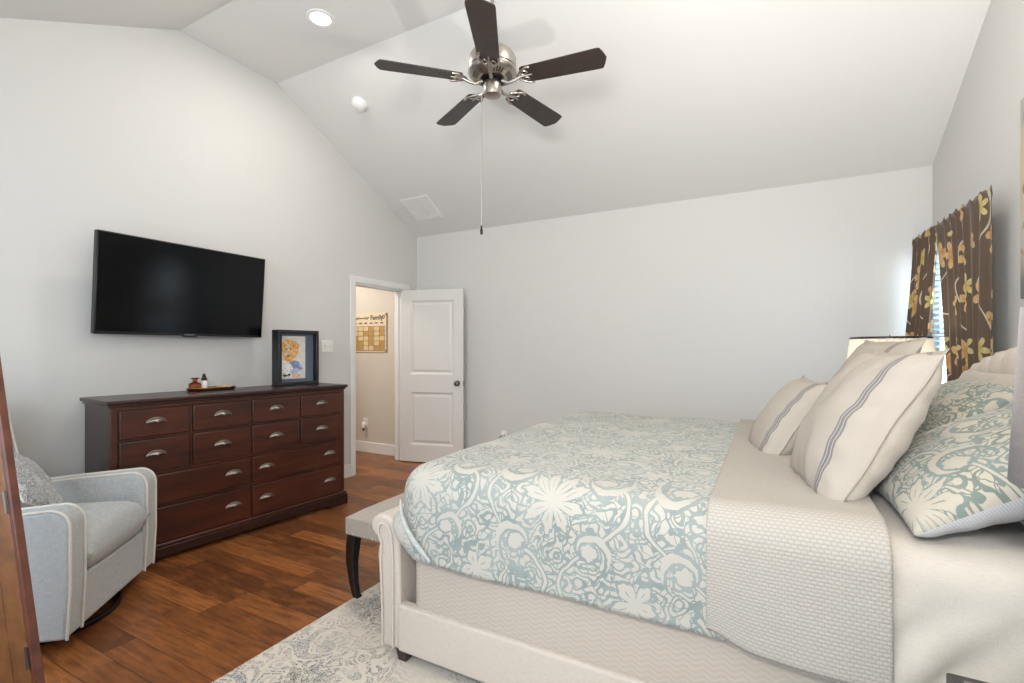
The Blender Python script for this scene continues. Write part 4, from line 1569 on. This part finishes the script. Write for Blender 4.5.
def drape(name, label, cat, mat, sx0, sx1, zt, footx, hem_near, hem_far, foot_len, off, nx, ny, wave=0.008, seed=0, near_y=1.562, far_y=3.595, round_r=0.09, crown=0.0, fn=None, thick=0.012, hemw=0.014):
    """cloth lying over the mattress; s runs along the bed, t across it; hangs over the sides (and the foot when footx is set)"""
    R = round_r
    bm = new()
    uvl = bm.loops.layers.uv.new('UVMap')
    quarter = R * pi / 2
    len_n = quarter + (zt - R - hem_near); len_f = quarter + (zt - R - hem_far)
    tn, tf = near_y + R, far_y - R             # where the edge starts to roll
    s_start = footx + R if footx is not None else None
    S0 = (s_start - foot_len) if footx is not None else sx0
    T0, T1 = tn - len_n, tf + len_f
    P = {}; UV = {}
    for i in range(nx + 1):
        s = S0 + (sx1 - S0) * i / nx
        for j in range(ny + 1):
            t = T0 + (T1 - T0) * j / ny
            ex = max(0.0, s_start - s) if s_start is not None else 0.0
            ey = max(0.0, tn - t); far = max(0.0, t - tf)
            e = hypot(ex, ey + far)
            dirx = -ex / e if e > 0 else 0; diry = (-ey + far) / e if e > 0 else 0
            lim = max(len_n if ey > 0 else len_f, 0.01)
            if ex > 0 and ey + far > 0:
                # rounded corner: the hem swings round without a point
                ang = atan2(ey + far, ex) / (pi / 2)
                cap_len = foot_len + (lim - foot_len) * ang
                mxe = max(ex / foot_len, (ey + far) / lim)
                e = cap_len * mxe
            if e < quarter:
                a = e / R
                o_, dr = R * sin(a), R * (1 - cos(a))
            else:
                o_, dr = R, R + (e - quarter)
            bx = max(s, s_start) if s_start is not None else s
            by = min(max(t, tn), tf)
            hang = max(0.0, e - quarter) / max(lim, 0.01)
            along = s if ey + far > ex else t
            wv = noise.noise(Vector((along * 3.1 + seed, e * 2.0, seed))) * wave * 2.2 * (0.25 + hang)
            o_ += wv + 0.010 * hang
            z = zt - dr
            q = Vector((bx * 2.3 + seed, by * 2.3, seed * 1.7))
            z += crown * (1 - min(1, e / 0.1)) * (noise.noise(q) * 0.9 + noise.noise(q * 2.7) * 0.45)
            hemv = noise.noise(Vector((along * 2.6, seed * 2.1, 0.3))) * hemw * hang
            z += hemv
            p = Vector((bx + dirx * o_, by + diry * o_, z + off))
            if fn:
                p = fn(p, s, t, e, hang)
            P[i, j] = bm.verts.new(p); UV[P[i, j]] = (s, t)
    for i in range(nx):
        for j in range(ny):
            f = bm.faces.new((P[i, j], P[i + 1, j], P[i + 1, j + 1], P[i, j + 1]))
            f.smooth = True
    for f in bm.faces:
        for lp in f.loops:
            lp[uvl].uv = UV[lp.vert]
    me = bpy.data.meshes.new(name)
    bm.to_mesh(me); bm.free()
    me.materials.append(mat)
    o = bpy.data.objects.new(name, me)
    COL.objects.link(o)
    md = o.modifiers.new('solid', 'SOLIDIFY'); md.thickness = thick; md.offset = 1.0
    tag(o, label, cat)
    return o


def sheet_fn(p, s, t, e, hang):
    # diagonal pulls on the hanging side
    if t < 1.75 and hang > 0:
        w1 = sin((s - p.z * 0.9) * 38 + 1.0 + 1.2 * noise.noise(Vector((s * 4, p.z * 4, 0))))
        k = sin((s * 1.0 + p.z * 0.5) * 34) * 0.004 + (abs(w1) ** 0.6) * (1 if w1 > 0 else -1) * 0.023 * (0.6 + 0.8 * noise.noise(Vector((s * 6, p.z * 3, 2))))
        p.y -= (k + 0.015) * min(1, hang * 3)
    else:
        p.z += 0.004 * sin(s * 21 + t * 9)
    return p


drape('bed_sheet', 'cream fitted sheet with wrinkles hanging at the head end of the bed', 'sheet', M['sheet'], 0.16, 0.93, 0.815, None, 0.30, 0.40, 0, 0.002, 70, 120, 0.008, 3.3, fn=sheet_fn, near_y=1.562, thick=0.006)


def duvet_fn(p, s, t, e, hang):
    return p


drape('duvet', 'teal and cream scroll-patterned duvet spread over the foot end of the bed', 'duvet', M['teal_damask'], -1.35, -0.11, 0.842, -1.375, 0.478, 0.45, 0.36, 0.004, 110, 190, 0.010, 1.2,
      near_y=1.545, far_y=3.60, round_r=0.115, crown=0.014, thick=0.012)


duvet_o = [o for o in COL.objects if o.name == 'duvet'][0]
bm = new()
tube(bm, [(-1.338, 1.530, 0.715), (-1.318, 1.512, 0.665), (-1.288, 1.504, 0.618), (-1.246, 1.500, 0.573), (-1.200, 1.500, 0.535), (-1.166, 1.503, 0.505)],
     [0.003, 0.008, 0.010, 0.011, 0.010, 0.005], 10)
uvl = bm.loops.layers.uv.new('UVMap')
for f in bm.faces:
    for lp in f.loops:
        lp[uvl].uv = (lp.vert.co.x * 1.3, lp.vert.co.z)
obj('corner_fold', bm, M['fold_pale'], duvet_o, smooth=True)
# the foot drop of the duvet bulging out below the fold
bm = new()
uvl = bm.loops.layers.uv.new('UVMap')
top_c = [(-1.375, 1.60, 0.665), (-1.352, 1.548, 0.650), (-1.318, 1.538, 0.605), (-1.275, 1.536, 0.560), (-1.225, 1.538, 0.512)]
bot_c = [(-1.420, 1.62, 0.615), (-1.412, 1.556, 0.585), (-1.372, 1.545, 0.535), (-1.315, 1.543, 0.505), (-1.228, 1.541, 0.497)]
rows = []
for k in range(9):
    u = k / 8
    row = []
    for a, b in zip(top_c, bot_c):
        p = Vector(a).lerp(Vector(b), u) + Vector((-0.012, -0.016, 0)) * sin(pi * u)
        row.append(bm.verts.new(p))
    rows.append(row)
for A, B in zip(rows[:-1], rows[1:]):
    for k in range(len(A) - 1):
        bm.faces.new((A[k], A[k + 1], B[k + 1], B[k]))
for f in bm.faces:
    for lp in f.loops:
        lp[uvl].uv = (lp.vert.co.x + 0.11, lp.vert.co.z + 0.4)
fl = obj('foot_flap', bm, M['teal_damask'], duvet_o, smooth=True)
md = fl.modifiers.new('solid', 'SOLIDIFY'); md.thickness = 0.012
md = fl.modifiers.new('sub', 'SUBSURF'); md.levels = 1; md.render_levels = 2


def cover_fn(p, s, t, e, hang):
    # the hem swings up in a round corner at the edge nearer the bed foot
    p.z += 0.10 * (1 - smoothstep(0.0, 0.16, s + 0.165)) ** 1.6 * hang ** 2.0 * (1 if t < 2 else 0)
    return p


drape('coverlet', 'cream quilted coverlet folded across the middle of the bed', 'coverlet', M['quilt'], -0.165, 0.275, 0.848, None, 0.452, 0.45, 0, 0.014, 60, 190, 0.010, 5.1,
      near_y=1.535, far_y=3.61, round_r=0.10, crown=0.006, thick=0.010, hemw=0.02, fn=cover_fn)

# ---- pillows on the bed
WS = (0.165, -0.985, 0.0)
stripe_mats = [M['stripe'], M['cream_pillow']]
pillow('striped_pillow', 'large cream pillow with grey stripes, in front, nearest the near edge of the bed', 'pillow', stripe_mats, (0.53, 0.57, 0.25),
       (0.262, 2.04, 1.070), WS, (0.235, 0.03, 0.43), flange=0.018, group='cream striped pillows', seed=1, wr=0.014, pinch=0.08)
pillow('striped_pillow', 'cream grey-striped pillow in front, closest to the bed foot and the far wall', 'pillow', stripe_mats, (0.50, 0.46, 0.20),
       (0.068, 2.66, 0.990), WS, (0.20, 0.04, 0.31), flange=0.016, group='cream striped pillows', seed=2, wr=0.010, pinch=0.08)
pillow('striped_pillow', 'cream grey-striped pillow tucked behind the other two, only its top showing', 'pillow', stripe_mats, (0.60, 0.60, 0.18),
       (0.335, 2.66, 1.10), WS, (0.24, 0.03, 0.46), flange=0.016, group='cream striped pillows', seed=4, wr=0.008)
sham_mats = [M['sham_damask'], M['ticking']]
pillow('scroll_sham', 'teal scroll-patterned pillow with striped back at the near edge of the bed', 'pillow', sham_mats, (0.66, 0.56, 0.22),
       (0.56, 1.95, 0.985), (0.05, -1, 0.0), (0.43, 0.03, 0.25), group='teal scroll pillow shams', seed=5, wr=0.008)
pillow('scroll_sham', 'teal scroll-patterned pillow in the middle, behind the striped pillows', 'pillow', sham_mats, (0.66, 0.56, 0.20),
       (0.60, 2.66, 1.00), (0.0, -1, 0.0), (0.36, 0.0, 0.34), group='teal scroll pillow shams', seed=6, wr=0.008)
pillow('sleeping_pillow', 'taupe pillow lying flat on the sheet under the scroll sham at the near edge', 'pillow', [M['pillow_grey']] * 2, (0.66, 0.46, 0.15),
       (0.80, 1.98, 0.905), (0, -1, 0), (1, 0, 0.05), seed=7)
pillow('sleeping_pillow', 'cream pillow corner showing above the scroll shams before the headboard', 'pillow', [M['cream_pillow']] * 2, (0.60, 0.46, 0.14),
       (0.80, 2.88, 1.02), (0, -1, 0.0), (0.16, 0, 0.45), seed=8)
pillow('sleeping_pillow', 'plain beige pillow leaning on the headboard behind the near scroll sham', 'pillow', [M['pillow_beige']] * 2, (0.66, 0.46, 0.14),
       (0.815, 2.25, 1.03), (0, -1, 0.0), (0.14, 0, 0.45), seed=9)

# ================================================================== RUG and BENCH
bm = new()
box(bm, -1.955, 0.85, 0.62, 3.95, 0.0, 0.010)
tag(obj('area_rug', bm, M['rug'], bevel=0.003), 'cream area rug with faded grey medallion pattern under the bed', 'rug')

bench = thing('bench', 'long stone-coloured upholstered bench with dark curved legs at the foot of the bed', 'bench', (0, 0, 0))
NX0, NX1, NY0, NY1 = -1.985, -1.585, 1.835, 3.25
obj('seat', cushion(NX0, NX1, NY0, NY1, 0.420, 0.462, 0.014, 24, 40), M['benchfab'], bench, smooth=True)
bm = new(); box(bm, NX0, NX1, NY0, NY1, 0.352, 0.440); obj('apron', bm, M['benchfab'], bench, bevel=0.006)
bm = new()
nails = [(NX0 - 0.001, NY0 + 0.012 + 0.0205 * k, 0) for k in range(24)] + [(NX0 + 0.012 + 0.0205 * k, NY0 - 0.001, 1) for k in range(19)]
for x, y, ax_ in nails:
    d = Vector((-1, 0, 0)) if ax_ == 0 else Vector((0, -1, 0))
    tube(bm, [Vector((x, y, 0.362)), Vector((x, y, 0.362)) + d * 0.002, Vector((x, y, 0.362)) + d * 0.004], [0.006, 0.005, 0.002], 8)
obj('nailhead_trim', bm, M['nickel'], bench, smooth=True)
for (x, y, sx, sy) in ((NX0 + 0.035, NY0 + 0.035, -1, -1), (NX1 - 0.035, NY0 + 0.035, 1, -1), (NX0 + 0.035, NY1 - 0.035, -1, 1), (NX1 - 0.035, NY1 - 0.035, 1, 1)):
    bm = new()
    z0 = 0.010 if x > -1.955 else 0.0
    prof = [(0.36, 0.028, 0.0), (0.30, 0.028, 0.006), (0.20, 0.024, 0.010), (0.10, 0.019, 0.004), (0.03, 0.017, -0.004), (z0, 0.019, -0.010)]
    rings = []
    for z, r, o_ in prof:
        cx, cy = x + sx * o_, y + sy * o_
        rings.append([bm.verts.new((cx + a * r, cy + b * r, z)) for a, b in ((-1, -1), (1, -1), (1, 1), (-1, 1))])
    for A, B in zip(rings[:-1], rings[1:]):
        for k in range(4):
            bm.faces.new((A[k], A[(k + 1) % 4], B[(k + 1) % 4], B[k]))
    bm.faces.new(rings[0]); bm.faces.new(rings[-1][::-1])
    obj('leg', bm, M['black_wood'], bench, bevel=0.005)


# ================================================================== NIGHTSTANDS and LAMPS
def nightstand(name_label, x0, x1, y0, y1, h):
    t = thing('nightstand', name_label, 'nightstand', (0, 0, 0))
    bm = new(); box(bm, x0 + 0.02, x1, y0 + 0.02, y1 - 0.02, 0.10, h - 0.03); obj('body', bm, M['greywood'], t, bevel=0.004)
    bm = new(); box(bm, x0, x1, y0, y1, h - 0.03, h); obj('top', bm, M['greywood_dark'], t, bevel=0.004)
    bm = new(); box(bm, x0 + 0.022, x1 - 0.022, y0 + 0.022, y1 - 0.022, h - 0.004, h + 0.0015); obj('inlay', bm, M['greywood'], t)
    for z0, z1 in ((0.13, 0.36), (0.38, h - 0.05)):
        bm = new(); box(bm, x0 + 0.006, x0 + 0.022, y0 + 0.04, y1 - 0.04, z0, z1)
        d = obj('drawer', bm, M['greywood'], t, bevel=0.004)
        bm = new(); tube(bm, [(x0 + 0.006, (y0 + y1) / 2, (z0 + z1) / 2), (x0 - 0.012, (y0 + y1) / 2, (z0 + z1) / 2)], [0.008, 0.014], 14)
        obj('knob', bm, M['nickel'], d, smooth=True)
    for x in (x0 + 0.02, x1 - 0.06):
        for y in (y0 + 0.02, y1 - 0.06):
            bm = new(); box(bm, x, x + 0.04, y, y + 0.04, 0.010 if (y < 3.95 and x < 0.85 and y > 0.58) else 0.0, 0.105); obj('leg', bm, M['greywood_dark'], t)
    return t


nightstand('charcoal-edged grey nightstand at the near side of the bed', 0.325, 0.95, 0.80, 1.315, 0.66)
nightstand('grey nightstand on the far side of the bed below the window', 0.50, 0.92, 3.68, 4.15, 0.66)


def lamp(label, loc, shade_prof, shade_mat, base_prof, watts, pleats=0, trim=None):
    t = thing('table_lamp', label, 'lamp', loc)
    bm = new(); lathe(bm, base_prof, 28, cap=False); obj('base', bm, M['nickel_dark'], t, smooth=True)
    zb, rb, zt_, rt = shade_prof
    bm = new()
    seg = pleats * 4 if pleats else 48
    rings = []
    for k in range(seg):
        a = 2 * pi * k / seg
        w = (0.006 * sin(2 * pi * (k % 4) / 4)) if pleats else 0
        rings.append((bm.verts.new(((rb + w) * cos(a), (rb + w) * sin(a), zb)), bm.verts.new(((rt + w) * cos(a), (rt + w) * sin(a), zt_))))
    for k in range(seg):
        A, B = rings[k], rings[(k + 1) % seg]
        bm.faces.new((A[0], B[0], B[1], A[1]))
    sh = obj('lamp_shade', bm, shade_mat, t, smooth=not pleats)
    md = sh.modifiers.new('solid', 'SOLIDIFY'); md.thickness = 0.003
    if trim:
        for z, r in ((zb, rb), (zt_, rt)):
            bm = new(); tube(bm, [((r + 0.003) * cos(2 * pi * k / 48), (r + 0.003) * sin(2 * pi * k / 48), z) for k in range(48)], 0.007, 8, closed=True)
            obj('shade_trim', bm, trim, sh, smooth=True)
    bm = new()
    for k in range(3):
        a = 2 * pi * k / 3
        tube(bm, [(0, 0, zt_ - 0.02), (rt * cos(a), rt * sin(a), zt_ - 0.01)], 0.002, 6)
    tube(bm, [(0, 0, base_prof[-1][1] - 0.01), (0, 0, zt_ + 0.02)], 0.004, 8)
    obj('harp', bm, M['nickel_dark'], t)
    bm = new(); lathe(bm, [(0.02, zb + 0.012), (rb - 0.006, zb + 0.012), (rb - 0.006, zb + 0.016), (0.02, zb + 0.016)], 36, cap=False)  # unseen disc added under the bulb to keep its light off the bed
    obj('added_light_block', bm, M['white_plastic'], sh)
    d = bpy.data.lights.new('lamp_bulb', 'POINT'); d.energy = watts; d.color = (1.0, 0.965, 0.92); d.shadow_soft_size = 0.035
    lo = bpy.data.objects.new('lamp_bulb', d); COL.objects.link(lo); lo.parent = t; lo.location = (0.012, 0.012, (zb + zt_) / 2 + (0.085 if watts > 30 else 0.05))
    return t


lamp('table lamp with taupe drum shade on the near nightstand', (0.541, 1.132, 0.6615), (0.44, 0.172, 0.745, 0.156), M['shade_grey'],
     [(0.001, 0.0), (0.075, 0.0), (0.078, 0.012), (0.03, 0.03), (0.022, 0.06), (0.055, 0.15), (0.06, 0.22), (0.03, 0.33), (0.014, 0.38), (0.014, 0.47), (0.001, 0.475)], NEAR_LAMP_W)
lamp('table lamp with white pleated shade and dark trim by the window', (0.68, 3.86, 0.6615), (0.46, 0.235, 0.745, 0.205), M['shade_white'],
     [(0.001, 0.0), (0.075, 0.0), (0.078, 0.012), (0.03, 0.03), (0.022, 0.06), (0.06, 0.16), (0.06, 0.22), (0.02, 0.33), (0.014, 0.38), (0.014, 0.50), (0.001, 0.505)], FAR_LAMP_W, pleats=44, trim=M['dark_wood'])

# ================================================================== CURTAINS, BLIND, PAINTING
CR0, CR1, CRZ = 3.34, 4.64, 2.135      # rod ends along y
rod = thing('curtain_rod', 'dark curtain rod hidden in the ruffled heading over the bedside window', 'curtain rod', (0, 0, 0))
bm = new(); tube(bm, [(1.03, CR0 + 0.10, CRZ), (1.01, CR1, CRZ)], 0.007, 12); obj('pole', bm, M['black_metal'], rod, smooth=True)
for y in (CR0 + 0.80, CR1 - 0.12):
    bm = new(); tube(bm, [(1.02, y, CRZ), (XR - 0.004, y, CRZ)], 0.008, 8); lathe(bm, [(0.02, -0.02), (0.02, 0.02)], 12, (XR - 0.012, y, CRZ))
    obj('bracket', bm, M['black_metal'], rod)


def curtain(label, y_top, y_bot, x_top, x_bot, z_bot, folds, amp, flat_w, seed, u0):
    bm = new()
    uvl = bm.loops.layers.uv.new('UVMap')
    nx, nz = folds * 14, 40
    P = {}; UV = {}
    for i in range(nx + 1):
        u = i / nx
        for j in range(nz + 1):
            v = j / nz
            z = CRZ + 0.035 - (CRZ + 0.035 - z_bot) * v
            k = smoothstep(0, 1, v)
            ya = y_top[0] + (y_top[1] - y_top[0]) * u
            yb = y_bot[0] + (y_bot[1] - y_bot[0]) * u
            pull = v ** 0.75
            y = ya + (yb - ya) * pull
            xx = x_top[0] + (x_top[1] - x_top[0]) * u
            xb = x_bot[0] + (x_bot[1] - x_bot[0]) * u
            x = xx + (xb - xx) * k
            am = amp * (0.62 + 0.55 * k) * (0.8 + 0.4 * noise.noise(Vector((u * 5, seed, 0))))
            ph = 2 * pi * folds * (u + 0.025 * sin(v * 3 + u * 9 + seed))
            x += am * sin(ph)
            y += am * 0.35 * cos(ph * 2)
            if j == 0:
                z += 0.012 * sin(ph * 1.0 + 0.5) + 0.006 * sin(ph * 2.3)
            elif z > CRZ - 0.03:
                x += 0.006 * sin(ph * 2.0)
            P[i, j] = bm.verts.new((x, y, z)); UV[P[i, j]] = (u0 + flat_w * u, z)
    for i in range(nx):
        for j in range(nz):
            f = bm.faces.new((P[i, j], P[i + 1, j], P[i + 1, j + 1], P[i, j + 1])); f.smooth = True
    for f in bm.faces:
        for lp in f.loops:
            lp[uvl].uv = UV[lp.vert]
    me = bpy.data.meshes.new('curtain')
    bm.to_mesh(me); bm.free()
    me.materials.append(M['curtain'])
    o = bpy.data.objects.new('curtain', me)
    COL.objects.link(o)
    md = o.modifiers.new('solid', 'SOLIDIFY'); md.thickness = 0.003
    tag(o, label, 'curtain', 'brown floral curtains')
    return o


curtain('brown floral curtain panel on the bed side of the window', (3.355, 4.17), (3.36, 3.86), (0.998, 0.985), (1.005, 0.99), 0.78, 7, 0.021, 1.15, 1.0, 0.1)
curtain('brown floral curtain panel on the back wall side of the window', (4.17, 4.63), (4.33, 4.66), (0.985, 0.965), (0.955, 0.895), 0.78, 5, 0.024, 0.75, 2.6, 1.9)

blind = thing('window_blind', 'white horizontal slat blind in the bedside window', 'blind', (0, 0, 0))
bm = new()
z = WZ0 + 0.03
while z < WZ1 - 0.06:
    prism(bm, [(XR - 0.030, z + 0.006), (XR + 0.012, z - 0.006), (XR + 0.012, z - 0.0035), (XR - 0.030, z + 0.0085)], 'Y', WY0 + 0.02, WY1 - 0.02)
    z += 0.042
obj('slats', bm, M['slat'], blind)
bm = new(); box(bm, XR - 0.03, XR + 0.012, WY0 + 0.01, WY1 - 0.01, WZ1 - 0.045, WZ1); obj('headrail', bm, M['slat'], blind)

pic = thing('wall_painting', 'tall canvas painting on the right wall above the headboard', 'painting', (XR - 0.02, 2.58, 2.05))
bm = new(); box(bm, -0.016, 0.02, -0.60, 0.60, -0.475, 0.475); obj('canvas', bm, M['painting'], pic, bevel=0.003)

# ================================================================== LEANING PLANK PANEL at the left edge
def camdir(r, d, z):
    th = radians(28.13)
    c, s = cos(th), sin(th)
    return Vector((r * c - d * s, r * s + d * c, z))


pd = 1.30
lean = 0.1376
pb = camdir(-1.226, pd, 0.0)            # right-hand foot of the panel
xdir = camdir(-1, 0.35, 0).normalized()
ydir = (camdir(-lean, 0, 0) + Vector((0, 0, 1))).normalized()
panel = bpy.data.objects.new('plank_panel', None)
COL.objects.link(panel)
xdir = (xdir - ydir * xdir.dot(ydir)).normalized()
place(panel, pb, xdir, ydir)
panel['label'] = 'leaning plank panel with reddish frame and hinges at the left edge, nearest the armchair'
panel['category'] = 'wood panel'
PW, PH = 0.62, 1.55
bm = new()
box(bm, 0, 0.017, 0, PH, 0, 0.02); box(bm, PW - 0.017, PW, 0, PH, 0, 0.02)
box(bm, 0.017, PW - 0.017, PH - 0.05, PH, 0, 0.02); box(bm, 0.017, PW - 0.017, 0.0, 0.05, 0, 0.02)
obj('frame', bm, M['redwood'], panel, bevel=0.003)
pxs = 0.026
for k in range(6):
    bm = new(); box(bm, pxs, pxs + 0.084, 0.06, PH - 0.06, 0.003, 0.015)
    pl_ = obj('plank', bm, M['oak'], panel, bevel=0.002)
    pxs += 0.088
bm = new(); box(bm, 0.017, PW - 0.017, 0.05, PH - 0.05, 0.0155, 0.0195); obj('backing', bm, M['black'], panel)
for z in (0.47, 0.90, 1.33):
    bm = new(); box(bm, 0.012, 0.032, z, z + 0.06, -0.0015, 0.003); tube(bm, [(0.0215, z, -0.002), (0.0215, z + 0.06, -0.002)], 0.004, 8)
    obj('hinge', bm, M['nickel_dark'], panel)
